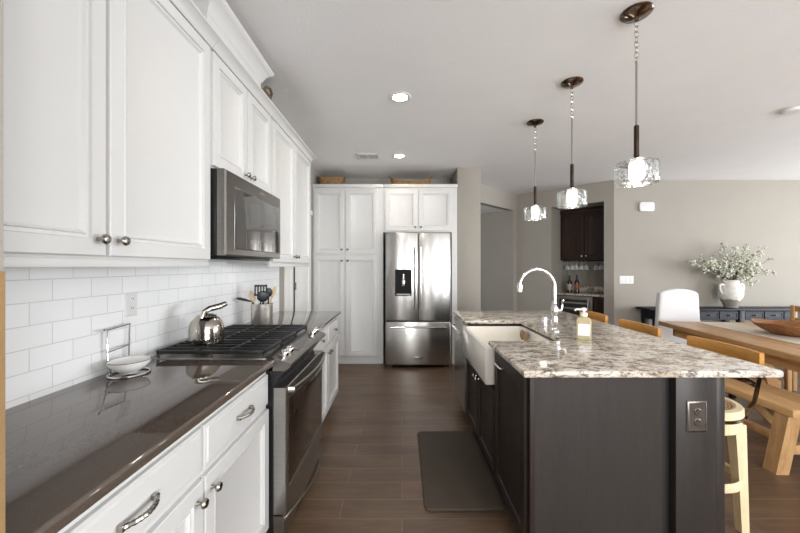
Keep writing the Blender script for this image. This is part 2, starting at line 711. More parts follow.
def arc(c, r, a0, a1, n, plane='xz'):
    out = []
    for i in range(n + 1):
        a = a0 + (a1 - a0) * i / n
        u, w = r * cos(a), r * sin(a)
        out.append({'xz': (c[0] + u, c[1], c[2] + w), 'xy': (c[0] + u, c[1] + w, c[2]), 'yz': (c[0], c[1] + u, c[2] + w)}[plane])
    return out


def seg_poly(p0, p1, th):
    """footprint of a wall from p0 to p1, thickened to the left of its direction"""
    d = Vector((p1[0] - p0[0], p1[1] - p0[1])).normalized()
    n = Vector((-d.y, d.x)) * th
    return [p0, p1, (p1[0] + n.x, p1[1] + n.y), (p0[0] + n.x, p0[1] + n.y)]


# ------------------------------------------------------------------ the setting
CEIL = 2.74
WX = -1.245                                   # left wall face
J = (2.12, 6.56)
N0, N1 = (2.68, 6.20), (3.279, 5.601)
ND = 0.80
K = math.sqrt(0.5)

struct('floor', MB().box(-1.4, 8.9, -3.6, 9.2, -0.1, 0.0), 'floor')
struct('ceiling', MB().box(-1.4, 8.9, -3.6, 9.2, CEIL, CEIL + 0.1), 'ceiling')

m = MB()
m.box(WX - 0.12, WX, -3.6, 3.96, 0, CEIL)
m.box(WX - 0.12, WX, 3.96, 4.72, 2.06, CEIL)
m.box(WX - 0.12, WX, 4.72, 5.55, 0, CEIL)
struct('wall_left', m, 'wall')
m = MB().box(WX, -0.597, 0.40, 0.518, 0, CEIL, 0.002)
struct('wall_left_return', m, 'wall')
struct('tan_strip', MB().box(-0.597, -0.5955, 0.40, 0.518, 0, 1.353), 'tan')  # thin tan strip over the lower part of the wall end
struct('wall_back', MB().box(WX, 0.77, 5.43, 5.55, 0, CEIL), 'wall')
struct('wall_pillar', MB().box(0.772, 1.10, 4.82, 5.55, 0, CEIL, 0.01), 'wall')
m = MB()
m.prism(seg_poly((1.02, 5.46), J, 0.12), 2.43, CEIL)
m.prism(seg_poly(J, (2.22, 6.66), 0.12), 0, CEIL)
struct('wall_hall_front', m, 'wall')
m = MB()
hx, hy = J[0] - 2.2 * K, J[1] + 2.2 * K
jx, jy = J[0] - 0.12 * K, J[1] + 0.12 * K
m.prism([(jx, jy), (jx + 0.085, jy + 0.085), (hx + 0.085, hy + 0.085), (hx, hy)], 0, 2.55)
m.prism([(hx, hy), (hx + .085, hy + .085), (hx - 1.1, hy - 1.1), (hx - 1.185, hy - 1.015)], 0, 2.55)
struct('wall_hall_side', m, 'wall')
m = MB().prism([(1.02 - 0.12 * K, 5.46 + .12 * K), (jx, jy), (hx, hy), (hx - 1.1, hy - 1.1)], 2.43, 2.5)
struct('ceiling_hall', m, 'ceiling')

m = MB()
m.prism(seg_poly((2.22, 6.66), N0, 0.12), 0, CEIL)
m.prism(seg_poly(N0, N1, 0.12), 2.42, CEIL)
m.prism(seg_poly(N1, (3.38, 5.50), 0.12), 0, CEIL)
struct('wall_bar_front', m, 'wall')
q0 = (N0[0] + ND * K, N0[1] + ND * K)
q1 = (N1[0] + ND * K, N1[1] + ND * K)
a0 = (N0[0] + .12 * K, N0[1] + .12 * K)
a1 = (N1[0] + .12 * K, N1[1] + .12 * K)
m = MB()
m.prism(seg_poly(a0, q0, 0.08), 0, 2.5)
m.prism([a1, (a1[0] + .05, a1[1] - .05), (q1[0] + .05, q1[1] - .05), q1], 0, 2.5)
m.prism([(q0[0] - .056, q0[1] + .056), q0, q1, (q1[0] + .056, q1[1] - .056), (q1[0] + .11, q1[1]), (q0[0], q0[1] + .112)], 0, 2.5)
struct('wall_bar_niche', m, 'wall')
struct('ceiling_bar_niche', MB().prism([a0, a1, q1, q0], 2.42, 2.5), 'wall')

struct('wall_right_front', MB().prism([(3.38, 5.50), (8.85, 5.50), (8.85, 5.62), (3.46, 5.62)], 0, CEIL), 'wall')
m = MB()
m.box(8.75, 8.87, -3.6, -0.45, 0, CEIL)
m.box(8.75, 8.87, 4.25, 5.62, 0, CEIL)
m.box(8.75, 8.87, -0.45, 4.25, 2.42, CEIL)
struct('wall_right', m, 'wall')
m = MB()
m.box(WX, 8.87, -3.6, -3.48, 0, 0.45)
m.box(WX, 8.87, -3.6, -3.48, 2.62, CEIL)
ed = [WX] + [e for w in UNSEEN_REAR_WINDOWS for e in w] + [8.87]
for i in range(0, len(ed), 2):
    m.box(ed[i], ed[i + 1], -3.6, -3.48, 0.45, 2.62)
struct('wall_rear', m, 'wall')
for i, (wa, wb) in enumerate(UNSEEN_REAR_WINDOWS):
    m = MB()
    for x in (wa, wb - 0.05):
        m.box(x, x + 0.05, -3.56, -3.50, 0.45, 2.62)
    for z in (0.45, 2.57):
        m.box(wa, wb, -3.56, -3.50, z, z + 0.05)
    struct('window_%d' % (i + 1), m, 'white_trim')  # unseen window frame, placed for its reflection on the refrigerator
m = MB()
for y in (-0.45, 1.87, 4.19):
    m.box(8.78, 8.84, y, y + 0.06, 0, 2.42)
m.box(8.78, 8.84, -0.45, 4.25, 2.36, 2.42)
m.box(8.78, 8.84, -0.45, 4.25, 0, 0.05)
struct('door_2', m, 'white_trim')
m = MB()
m.box(3.42, 8.75, 5.485, 5.50, 0, 0.10, 0.003)
struct('baseboard_right', m, 'white_trim')

# pantry-side door in the left wall
m = MB()
m.box(WX, WX + 0.008, 3.64, 3.93, 0, 2.12, 0.002)
m.box(WX, WX + 0.012, 3.84, 3.92, 0, 2.12, 0.003)
m.box(WX, WX + 0.018, 3.93, 4.75, 2.06, 2.12, 0.004)
struct('trim_2', m, 'white_trim')
m = MB(frame((WX - 0.04, 4.03, 0.005), (0, 1, 0), (0, 0, 1), (1, 0, 0)))
m.rings(0.69, 2.04, [(0, 0), (0, 0.037), (0.002, 0.04), (0.11, 0.04), (0.115, 0.03), (0.14, 0.03), (0.16, 0.037)])
d1 = struct('door_1', m, 'door_paint')
m = MB()
for z in (0.25, 1.13, 1.88):
    m.box(WX - 0.02, WX + 0.012, 3.955, 4.03, z - 0.045, z + 0.045, 0.003)
m.build('hinge', 'pewter', d1)
struct('door_gap_shade', MB().box(WX - 0.1, WX - 0.004, 3.962, 4.028, 0, 2.058), 'gap')  # dark strip painted in for the shade of the door gap

# tiled backsplash
struct('trim_4', MB().box(WX, WX + 0.010, 0.518, 3.47, 0.90, 1.42), 'tile')

# ------------------------------------------------------------------ cabinet parts
DOOR = [(0, 0), (0, 0.017), (0.003, 0.02), (0.050, 0.02), (0.053, 0.012), (0.062, 0.012), (0.065, 0.0165), (0.070, 0.010), (0.078, 0.006)]
DRAWER = [(0, 0), (0, 0.013), (0.004, 0.016), (0.012, 0.016), (0.017, 0.02)]
DARKDOOR = [(0, 0), (0, 0.017), (0.003, 0.02), (0.055, 0.02), (0.06, 0.012), (0.066, 0.010)]


def door(name, fr, w, h, mat, parent, rg=DOOR):
    return MB(fr).rings(w, h, rg).build(name, mat, parent)


KNOB = [(0.007, 0), (0.0055, 0.004), (0.005, 0.012), (0.008, 0.016), (0.0145, 0.02), (0.0155, 0.025), (0.012, 0.031), (0.005, 0.0335)]


def knob(fr, u, v, n, parent, mat='nickel', s=1.0, name='knob'):
    mm = fr @ Matrix.Translation((u, v, n)) @ Matrix.Scale(s, 4)
    return MB(mm).lathe(KNOB, seg=18).build(name, mat, parent)


def pull(fr, u, v, n, L, parent, mat='nickel', name='handle'):
    mm = fr @ Matrix.Translation((u, v, n))
    b = MB(mm)
    pts, rs = [], []
    N = 26
    for i in range(N + 1):
        t = i / N
        x = (t - 0.5) * L
        pts.append((x, 0, 0.006 + 0.026 * math.sin(pi * t) ** 0.6))
        rs.append(0.0052 + 0.0022 * abs(math.sin(t * pi * 9)))
    b.tube(pts, rs, 8)
    for s in (-1, 1):
        b.box(s * L / 2 - 0.007, s * L / 2 + 0.007, -0.008, 0.008, 0, 0.016, 0.003)
    return b.build(name, mat, parent)


def barpull(fr, u, v, n, L, parent, mat='nickel', r=0.0055, out=0.03, vertical=False, name='handle'):
    b = MB(fr @ Matrix.Translation((u, v, n)))
    e = (lambda t, o: (0, t, o)) if vertical else (lambda t, o: (t, 0, o))
    b.tube([e(-L / 2, 0), e(-L / 2, out * 0.8), e(-L / 2 + 0.012, out), e(L / 2 - 0.012, out), e(L / 2, out * 0.8), e(L / 2, 0)], r, 8)
    return b.build(name, mat, parent)


def LF(x, y, z):                              # frame on the left run: faces +X
    return frame((x, y, z), (0, 1, 0), (0, 0, 1), (1, 0, 0))


def FF(x, y, z):                              # frame facing the camera (-Y)
    return frame((x, y, z), (1, 0, 0), (0, 0, 1), (0, -1, 0))


def IF(x, y, z):                              # frame on the island: faces -X; u runs toward the camera
    return frame((x, y, z), (0, -1, 0), (0, 0, 1), (-1, 0, 0))


def crown(xf, xb, y0, y1, prof, near, far):
    secs = []
    for z, o in prof:
        ya = y0 - (o if near else 0)
        yb = y1 + (o if far else 0)
        secs.append([(xb, ya, z), (xf + o, ya, z), (xf + o, yb, z), (xb, yb, z)])
    return MB().loft(secs)


# ---- left base cabinets
TX = WX + 0.010                                # tile face
CF, DF = -0.652, -0.632                        # carcass face, door face


def base_cabinet(name, label, y0, y1, seam, nm_far):
    t = thing(name, label, 'cabinet', ((TX + CF) / 2, (y0 + y1) / 2, 0))
    m = MB()
    m.box(TX, CF, y0, y1, 0.10, 0.883)
    m.build('carcass', 'white', t)
    MB().box(TX, CF - 0.06, y0, y1, 0.0, 0.10).build('toe_kick', 'white', t)
    for a, b, left in ((y0 + 0.02, seam - 0.006, True), (seam + 0.006, y1 - 0.012, False)):
        f = LF(CF, a, 0.708)
        d = door('drawer', f, b - a, 0.140, 'white', t, DRAWER)
        if nm_far:
            knob(f, (b - a) / 2, 0.07, 0.02, d, s=0.9)
        else:
            pull(f, (b - a) / 2, 0.07, 0.02, 0.105, d)
        f = LF(CF, a, 0.118)
        d = door('door', f, b - a, 0.566, 'white', t)
        knob(f, (b - a) - 0.035 if left else 0.035, 0.566 - 0.055, 0.02, d)
    return t


base_cabinet('base_cabinet', 'white base cabinet with two arched drawer pulls, nearest the camera, left of the range', 0.522, 1.652, 1.105, False)
base_cabinet('base_cabinet', 'white base cabinet at the far end of the run, between range and pantry', 2.418, 3.45, 2.96, True)

# ---- quartz worktop with the range notch
poly = [(TX, 0.52), (-0.611, 0.52), (-0.611, 1.653), (-1.205, 1.653), (-1.205, 2.417), (-0.611, 2.417), (-0.611, 3.462), (TX, 3.462)]
m = MB().prism(poly, 0.883, 0.914, 0.009, 3, lambda c: abs(c.x + 0.611) < 1e-3 or c.y > 3.46)
tag(m.build('worktop', 'quartz'), 'polished dark brown quartz worktop along the white tiled wall', 'worktop')

# ---- upper cabinets
UC, UD = -0.93, -0.91
CPROF = [(2.408, 0.0), (2.416, 0.006), (2.422, 0.008), (2.436, 0.02), (2.446, 0.036), (2.449, 0.043), (2.456, 0.045)]


def upper_cabinet(name, label, y0, y1, z0, near, far, knobz, seam=None):
    t = thing(name, label, 'cabinet', ((TX + UC) / 2, (y0 + y1) / 2, z0))
    MB().box(TX, UC, y0, y1, z0, 2.45).build('carcass', 'white', t)
    crown(UD, TX, y0, y1, CPROF, near, far).build('crown_moulding', 'white', t)
    mid = seam or (y0 + y1) / 2
    for a, b, left in ((y0 + 0.014, mid - 0.007, True), (mid + 0.007, y1 - 0.014, False)):
        f = LF(UC, a, z0 + 0.008)
        h = 2.402 - z0 - 0.008
        d = door('door', f, b - a, h, 'white', t)
        knob(f, (b - a) - 0.03 if left else 0.03, knobz, 0.02, d)
    return t


t = upper_cabinet('wall_cabinet', 'large white wall cabinet nearest the camera, upper left', 0.522, 1.655, 1.384, False, False, 0.05, 1.07)
MB().box(UC - 0.02, UC + 0.005, 0.522, 1.655, 1.357, 1.384, 0.004).build('light_rail', 'white', t)
t = upper_cabinet('wall_cabinet', 'short white wall cabinet with raised crown box directly above the microwave', 1.657, 2.418, 1.842, False, False, 0.04)
MB().box(TX, -0.955, 1.69, 2.335, 2.456, 2.63).build('crown_box', 'white', t)
crown(-0.955, TX, 1.69, 2.335, [(2.60, 0.0), (2.612, 0.01), (2.62, 0.012), (2.65, 0.028), (2.672, 0.048), (2.68, 0.06), (2.69, 0.064), (2.70, 0.066)], True, True).build('crown_moulding', 'white', t)
t = upper_cabinet('wall_cabinet', 'white wall cabinet beyond the microwave at the end of the run', 2.42, 3.45, 1.384, False, True, 0.05)
MB().box(UC - 0.02, UC + 0.005, 2.42, 3.45, 1.357, 1.384, 0.004).build('light_rail', 'white', t)

# ---- microwave
t = thing('microwave', 'stainless over-the-range microwave with dark reflective window', 'microwave', (-1.05, 2.04, 1.41))
MB().box(TX, -0.895, 1.664, 2.412, 1.412, 1.835, 0.004).build('body', 'black', t)
f = LF(-0.893, 1.664, 1.414)
d = MB(f).rings(0.748, 0.42, [(0, 0), (0, 0.036), (0.006, 0.043), (0.02, 0.043)]).build('door', 'steel_dark', t)
MB(LF(-0.850, 1.748, 1.448)).rings(0.655, 0.315, [(0, 0), (0, 0.001), (0.003, 0.0035), (0.006, 0.004)]).build('window', 'mw_glass', d)
MB(LF(-0.850, 2.07, 1.795)).box(0, 0.06, 0, 0.008, 0, 0.0015).build('nameplate', 'nickel', d)
MB().box(-1.18, -0.91, 1.70, 2.38, 1.396, 1.412, 0.003).build('vent_grille', 'black', t)

# ---- gas range
RY0, RY1 = 1.656, 2.414
t = thing('range', 'stainless slide-in gas range with black grates, between the white base cabinets', 'range', (-0.9, 2.035, 0))
m = MB()
m.box(-1.20, -0.620, RY0, RY1, 0.04, 0.90)
m.box(-1.15, -0.70, RY0 + 0.02, RY1 - 0.02, 0.0, 0.04)
m.build('body', 'black', t)
MB().box(-1.203, -0.645, RY0, RY1, 0.90, 0.919, 0.004).build('cooktop', 'steel_side', t)
# sloped control panel: profile in x-z swept along y
prof = [(-0.653, 0.923), (-0.640, 0.927), (-0.542, 0.896), (-0.535, 0.888), (-0.537, 0.874)]
f = Matrix(((1, 0, 0, 0), (0, 0, 1, 0), (0, 1, 0, 0), (0, 0, 0, 1)))
MB(f).prism([prof[0], prof[1], prof[2], prof[3], prof[4], (-0.56, 0.858), (-0.653, 0.858)], RY0, RY1).build('control_panel', 'steel_dark', t)
MB(f).prism([(-0.653, 0.858), (-0.562, 0.858), (-0.620, 0.782), (-0.653, 0.782)], RY0 + 0.002, RY1 - 0.002).build('panel_underside', 'black', t)
sl = math.atan2(0.896 - 0.927, 0.098)
nrm = Vector((-sin(sl), 0, cos(sl)))
uu = Vector((cos(sl), 0, sin(sl)))
MB(frame((-0.590, 2.035, 0.9115), uu, (0, 1, 0), nrm)).box(-0.030, 0.032, -0.16, 0.16, 0, 0.0015).build('display', 'mw_glass', t)
for y in (1.725, 1.80, 2.27, 2.345):
    b = MB(frame((-0.590, y, 0.9115), uu, (0, 1, 0), nrm))
    b.lathe([(0.027, 0), (0.027, 0.006), (0.021, 0.008), (0.0205, 0.026), (0.018, 0.030), (0.005, 0.031)], seg=20)
    b.box(-0.004, 0.004, -0.02, 0.02, 0.028, 0.038, 0.002)
    b.build('knob', 'polished', t)
# grates
GX0, GX1 = -1.185, -0.66
for k in range(3):
    ya = RY0 + 0.006 + k * 0.2495
    yb = ya + 0.2455
    b = MB()
    z0, z1 = 0.938, 0.956
    for y in (ya, yb - 0.012):
        b.box(GX0, GX1, y, y + 0.012, z0, z1, 0.003)
    for x in (GX0, GX1 - 0.012):
        b.box(x, x + 0.012, ya, yb, z0, z1, 0.003)
    for i in range(1, 4):
        y = ya + (yb - ya) * i / 4
        b.box(GX0, GX1, y - 0.005, y + 0.005, z0 + 0.002, z1, 0.002)
    for i in (1, 2):
        x = GX0 + (GX1 - GX0) * i / 3
        b.box(x - 0.005, x + 0.005, ya, yb, z0 + 0.002, z1, 0.002)
    for x in (GX0 + 0.006, GX1 - 0.006, (GX0 + GX1) / 2):
        for y in (ya + 0.006, yb - 0.006):
            b.cyl((x, y, 0.918), (x, y, z0 + 0.004), 0.006)
    b.build('grate', 'iron', t)
for x, y, r in ((-1.05, 1.79, 0.036), (-0.80, 1.79, 0.045), (-0.92, 2.035, 0.05), (-1.05, 2.28, 0.04), (-0.80, 2.28, 0.045)):
    MB().lathe([(r * 1.25, 0.918), (r * 1.25, 0.923), (r, 0.925), (r, 0.932), (r * 0.8, 0.935)], (x, y), 20).build('burner_cap', 'iron', t)
f = LF(-0.618, RY0 + 0.004, 0.165)
W = RY1 - RY0 - 0.008
d = MB(f).rings(W, 0.61, [(0, 0), (0, 0.056), (0.004, 0.060), (0.02, 0.060)]).build('oven_door', 'steel_side', t)
MB(LF(-0.559, RY0 + 0.045, 0.285)).rings(W - 0.082, 0.425, [(0, 0), (0, 0.002), (0.003, 0.004)]).build('window', 'oven_glass', d)
MB().box(-0.5585, -0.5565, RY0 + 0.05, RY1 - 0.05, 0.274, 0.280).build('trim_line', 'polished', d)
b = MB()
pts = [(-0.557, RY0 + 0.03, 0.758)] + [(-0.532 + 0.03 * sin(pi * i / 16), RY0 + 0.035 + (W - 0.07) * i / 16, 0.755) for i in range(17)] + [(-0.557, RY1 - 0.03, 0.758)]
b.tube(pts, 0.014, 10, flat=(1.25, 0.65))
b.build('handle', 'steel_side', d)
f = LF(-0.618, RY0 + 0.004, 0.045)
d = MB(f).rings(W, 0.112, [(0, 0), (0, 0.044), (0.004, 0.048), (0.02, 0.048)]).build('storage_drawer', 'steel_side', t)
b = MB()
pts = [(-0.572, RY0 + 0.012, 0.142)] + [(-0.565 + 0.06 * sin(pi * i / 16), RY0 + 0.015 + (W - 0.03) * i / 16, 0.140) for i in range(17)] + [(-0.572, RY1 - 0.012, 0.142)]
b.tube(pts, 0.009, 8, flat=(1.2, 0.7))
b.build('handle', 'steel_side', d)

# ------------------------------------------------------------------ pantry and fridge wall
PF = 4.80                                      # carcass face
t = thing('pantry_cabinet', 'tall white pantry cabinet with four doors left of the refrigerator', 'cabinet', (-0.74, 5.1, 0))
m = MB().box(WX + 0.002, -0.262, PF, 5.42, 0.11, 2.47)
m.build('carcass', 'white', t)
MB().box(WX + 0.002, -0.262, PF + 0.03, 5.42, 0, 0.11).build('toe_kick', 'white', t)
MB().box(WX + 0.002, -0.262, PF - 0.03, 5.42, 2.455, 2.503, 0.008).build('crown_moulding', 'white', t)
for z0, z1, kz in ((0.118, 1.505, 1.44 - 0.118), (1.535, 2.425, 0.06)):
    for x0, x1, left in ((-1.222, -0.803, True), (-0.780, -0.335, False)):
        f = FF(x0, PF, z0)
        d = door('door', f, x1 - x0, z1 - z0, 'white', t)
        knob(f, (x1 - x0) - 0.03 if left else 0.03, kz, 0.02, d, 'pewter', 0.95)
t = thing('fridge_cabinet', 'white cabinet bridging over the refrigerator with tall side panel', 'cabinet', (0.25, 5.1, 0))
m = MB().box(-0.26, 0.768, PF, 5.42, 1.835, 2.47)
m.build('carcass', 'white', t)
MB().box(0.692, 0.768, PF, 5.42, 0, 1.835).build('side_panel', 'white', t)
MB().box(-0.26, 0.770, PF - 0.03, 5.42, 2.455, 2.503, 0.008).build('crown_moulding', 'white', t)
for x0, x1, left in ((-0.232, 0.216, True), (0.232, 0.692, False)):
    f = FF(x0, PF, 1.855)
    d = door('door', f, x1 - x0, 0.57, 'white', t)
    knob(f, (x1 - x0) - 0.03 if left else 0.03, 0.05, 0.02, d, 'pewter', 0.95)

t = thing('refrigerator', 'stainless french-door refrigerator with water dispenser in its left door', 'refrigerator', (0.215, 5.0, 0))
m = MB().box(-0.215, 0.645, 4.69, 5.40, 0.03, 1.80)
for x in (-0.17, 0.60):
    m.box(x - 0.03, x + 0.03, 4.66, 4.75, 0, 0.035)
m.build('body', 'black', t)
dl = None
for x0, x1, left in ((-0.218, 0.2125, True), (0.2185, 0.648, False)):
    b = MB().box(x0, x1, 4.60, 4.685, 0.636, 1.812, 0.010, 3)
    d = b.build('door', 'steel', t)
    if left:
        dl = d
    hx_ = 0.183 if left else 0.249
    b = MB()
    b.tube([(hx_, 4.545, 0.79), (hx_, 4.545, 1.615)], 0.011, 12)
    for z in (0.83, 1.575):
        b.cyl((hx_, 4.602, z), (hx_, 4.545, z), 0.007)
    b.build('handle', 'polished', d)
b = MB().box(-0.218, 0.648, 4.60, 4.685, 0.045, 0.622, 0.010, 3)
d = b.build('freezer_drawer', 'steel', t)
b = MB()
b.tube([(-0.155, 4.545, 0.557), (0.588, 4.545, 0.557)], 0.011, 12)
for x in (-0.115, 0.548):
    b.cyl((x, 4.602, 0.557), (x, 4.545, 0.557), 0.007)
b.build('handle', 'polished', d)
MB().box(0.155, 0.275, 4.5975, 4.6005, 0.125, 0.155, 0.001).build('nameplate', 'nickel', d)
b = MB(FF(-0.093, 4.602, 0.967))
b.rings(0.222, 0.353, [(0, 0), (0, 0.006), (0.004, 0.008), (0.012, 0.008), (0.014, 0.004)])
disp = b.build('dispenser', 'black_matte', dl)
b = MB(FF(-0.093, 4.602, 0.967))
b.box(0.014, 0.208, 0.29, 0.343, 0.004, 0.009)
b.build('dispenser_panel', 'black_matte', disp)
MB(FF(-0.093, 4.602, 0.967)).box(0.02, 0.202, 0.012, 0.03, 0.004, 0.02).build('drip_tray', 'steel_dark', disp)
b = MB(FF(-0.093, 4.602, 0.967))
b.cyl((0.111, 0.29, 0.018), (0.111, 0.22, 0.022), 0.016, 0.012)
b.box(0.09, 0.132, 0.13, 0.22, 0.006, 0.02, 0.004)
b.build('dispenser_lever', 'nickel', disp)

# ------------------------------------------------------------------ island
IX = 0.54                                     # door face plane
IC = 0.56
t = thing('kitchen_island', 'dark espresso island end panel and corner post below the granite top', 'island', (0.98, 2.5, 0))
MB().box(0.575, 1.13, 1.50, 1.52, 0.0, 0.883).build('end_panel', 'espresso_panel', t)
MB().box(0.555, 0.577, 1.497, 1.52, 0.0, 0.883, 0.002).build('corner_strip', 'espresso', t)
m = MB()
m.box(1.185, 1.362, 1.492, 1.67, 0.0, 0.883, 0.003)
m.build('corner_post', 'espresso_panel', t)
MB().box(1.366, 1.402, 1.497, 3.49, 0.0, 0.883, 0.002).build('back_panel', 'espresso_panel', t)
MB().box(1.13, 1.366, 1.53, 1.66, 0.0, 0.883).build('groove_shade', 'gap', t)  # near-black block standing in for the shade inside the groove
MB().box(1.15, 1.366, 1.67, 3.48, 0.0, 0.883).build('core', 'espresso', t)
b = MB(FF(1.228, 1.492, 0.645))
b.rings(0.088, 0.135, [(0, 0), (0.0, 0.003), (0.006, 0.007), (0.010, 0.007)])
pl = b.build('outlet_plate', 'pewter', t, label='dark pewter outlet plate')
b = MB(FF(1.228, 1.492, 0.645))
for v in (0.045, 0.09):
    b.lathe([(0.0165, 0.0), (0.0165, 0.008), (0.014, 0.010), (0.004, 0.010)], (0.044, v), 18)
pr = b.build('socket', 'steel_dark', pl)
for v in (0.045, 0.09):
    b = MB(FF(1.228, 1.492, 0.645))
    for u in (-0.006, 0.006):
        b.box(0.044 + u - 0.001, 0.044 + u + 0.001, v, v + 0.008, 0.009, 0.0108)
    b.lathe([(0.0025, 0.009), (0.0025, 0.0108)], (0.044, v - 0.007), 10)
    b.build('slots', 'black', pr)

t = thing('island_cabinet', 'narrow dark pull-out island cabinet nearest the camera, right of the sink front', 'cabinet', (0.84, 1.8, 0))
MB().box(IC, 1.128, 1.522, 2.02, 0.11, 0.883).build('carcass', 'espresso', t)
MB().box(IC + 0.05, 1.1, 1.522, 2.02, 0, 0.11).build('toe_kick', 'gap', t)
f = IF(IC, 2.015, 0.125)
d = door('door', f, 0.49, 0.745, 'espresso', t, DARKDOOR)
barpull(f, 0.16, 0.70, 0.02, 0.115, d, 'polished', 0.0055, 0.028)

t = thing('sink_cabinet', 'dark island cabinet with two knobbed doors under the white apron sink', 'cabinet', (0.84, 2.46, 0))
MB().box(IC, 1.128, 2.024, 2.90, 0.11, 0.640).build('carcass', 'espresso', t)
for ya, yb in ((2.024, 2.07), (2.862, 2.90)):
    MB().box(IC, 1.128, ya, yb, 0.64, 0.883).build('side_stile', 'espresso', t)
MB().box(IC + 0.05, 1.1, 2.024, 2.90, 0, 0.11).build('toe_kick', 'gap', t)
for y1, left in ((2.455, False), (2.892, True)):
    f = IF(IC, y1, 0.125)
    d = door('door', f, 0.425, 0.505, 'espresso', t, DARKDOOR)
    knob(f, 0.03 if not left else 0.425 - 0.03, 0.505 - 0.06, 0.02, d, 'polished', 0.95)

t = thing('dishwasher', 'stainless dishwasher at the far end of the island', 'dishwasher', (0.84, 3.2, 0))
m = MB().box(IC, 1.128, 2.905, 3.475, 0.11, 0.88)
m.build('body', 'black', t)
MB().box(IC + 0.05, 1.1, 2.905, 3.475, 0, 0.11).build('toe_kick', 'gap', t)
f = IF(IC, 3.47, 0.125)
d = MB(f).rings(0.56, 0.745, [(0, 0), (0, 0.028), (0.004, 0.032), (0.02, 0.032)]).build('door', 'steel_side', t)
barpull(f, 0.28, 0.66, 0.032, 0.46, d, 'steel', 0.009, 0.035)
MB().box(1.13, 1.148, 1.522, 3.48, 0, 0.883).build('partition', 'espresso', bpy.data.objects['kitchen_island'])

# granite top with apron-sink cut-out
SX1 = 0.975
SY0, SY1 = 2.075, 2.857
poly = [(0.52, 1.47), (1.610, 1.47), (1.632, 1.476), (1.64, 1.497), (1.612, 3.50), (0.52, 3.50), (0.52, SY1), (SX1, SY1), (SX1, SY0), (0.52, SY0)]
m = MB().prism(poly, 0.883, 0.914, 0.010, 3)
top = m.build('island_worktop', 'granite')
tag(top, 'cream and brown speckled granite island top with sink cut-out', 'countertop')

# apron sink
b = MB()
sx0, sx1, sy0, sy1, sz0, sz1 = 0.500, 1.01, SY0 - 0.002, SY1 + 0.002, 0.648, 0.868
def rr(x0, x1, y0, y1, r, z, n=4):
    out = []
    for cx_, cy_, a0_ in ((x1 - r, y1 - r, 0), (x0 + r, y1 - r, 90), (x0 + r, y0 + r, 180), (x1 - r, y0 + r, 270)):
        for i in range(n + 1):
            a = R(a0_ + 90 * i / n)
            out.append((cx_ + r * cos(a), cy_ + r * sin(a), z))
    return out
secs = [rr(sx0 + .004, sx1 - .004, sy0 + .004, sy1 - .004, .012, sz0), rr(sx0, sx1, sy0, sy1, .014, sz0 + .008), rr(sx0, sx1, sy0, sy1, .014, sz1 - .008),
        rr(sx0 + .003, sx1 - .003, sy0 + .003, sy1 - .003, .014, sz1 - .002), rr(sx0 + .009, sx1 - .009, sy0 + .009, sy1 - .009, .014, sz1),
        rr(sx0 + .024, sx1 - .026, sy0 + .024, sy1 - .024, .03, sz1), rr(sx0 + .030, sx1 - .032, sy0 + .03, sy1 - .03, .03, sz1 - .007),
        rr(sx0 + .034, sx1 - .036, sy0 + .034, sy1 - .034, .03, sz0 + .06), rr(sx0 + .07, sx1 - .07, sy0 + .07, sy1 - .07, .03, sz0 + .025)]
b.loft(secs)
t = tag(b.build('apron_sink', 'porcelain'), 'white fireclay apron-front sink set into the island', 'sink')
t2 = MB().lathe([(0.045, sz0 + .0245), (0.045, sz0 + .028), (0.03, sz0 + .029), (0.02, sz0 + .026)], (0.755, 2.465), 20).build('drain', 'chrome', t)

# brown two-lobed piece on the sink's inner wall
b = MB()
b.ball((0.944, 2.705, 0.825), 0.045, 14, 8, (0.4, 0.85, 0.9))
b.ball((0.944, 2.635, 0.825), 0.042, 14, 8, (0.4, 0.8, 0.95))
b.box(0.945, 0.974, 2.65, 2.69, 0.82, 0.84, 0.004)
tag(b.build('brown_piece', 'brown_mottle'), 'brown two-lobed piece on the inside wall of the sink', 'brown_piece')

# faucet
FX, FY = 1.06, 2.40
t = thing('faucet', 'polished chrome gooseneck faucet behind the apron sink', 'faucet', (FX, FY, 0.914))
MB().lathe([(0.030, 0.914), (0.030, 0.920), (0.022, 0.926), (0.016, 0.938), (0.018, 0.95), (0.022, 0.965), (0.022, 1.0), (0.017, 1.012), (0.019, 1.022), (0.024, 1.036), (0.024, 1.07), (0.018, 1.083), (0.014, 1.095), (0.0165, 1.10), (0.0165, 1.108), (0.0125, 1.114), (0.0125, 1.12)], (FX, FY), 24).build('base', 'chrome', t)
cz = 1.220
b = MB()
pts = [(FX, FY, 1.11), (FX, FY, 1.16)] + arc((FX - 0.12, FY, cz), 0.12, 0, pi * 0.92, 22) + [(FX - 0.24, FY, cz + 0.018)]
b.tube(pts, 0.0115, 14)
b.build('spout', 'chrome', t)
MB().lathe([(0.0115, cz + 0.030), (0.015, cz + 0.024), (0.015, cz + 0.016), (0.021, cz + 0.010), (0.021, cz - 0.012), (0.016, cz - 0.018), (0.016, cz - 0.034), (0.012, cz - 0.037)], (FX - 0.242, FY), 20).build('nozzle', 'chrome', t)
b = MB()
b.cyl((FX, FY, 1.053), (FX + 0.045, FY, 1.053), 0.015, 0.013)
b.tube([(FX + 0.04, FY, 1.05), (FX + 0.052, FY, 1.07), (FX + 0.056, FY, 1.115), (FX + 0.062, FY, 1.13)], [0.009, 0.007, 0.005, 0.007], 10)
b.build('lever', 'chrome', t)
b = MB()
b.tube([(FX - 0.018, FY, 0.985), (FX - 0.05, FY - 0.005, 0.995)], [0.008, 0.006], 10)
b.build('spray_dock', 'chrome', t)
b = MB().lathe([(0.024, 0.914), (0.024, 0.918), (0.020, 0.920), (0.0195, 0.985), (0.016, 0.994), (0.006, 0.996)], (1.04, 2.525), 22)
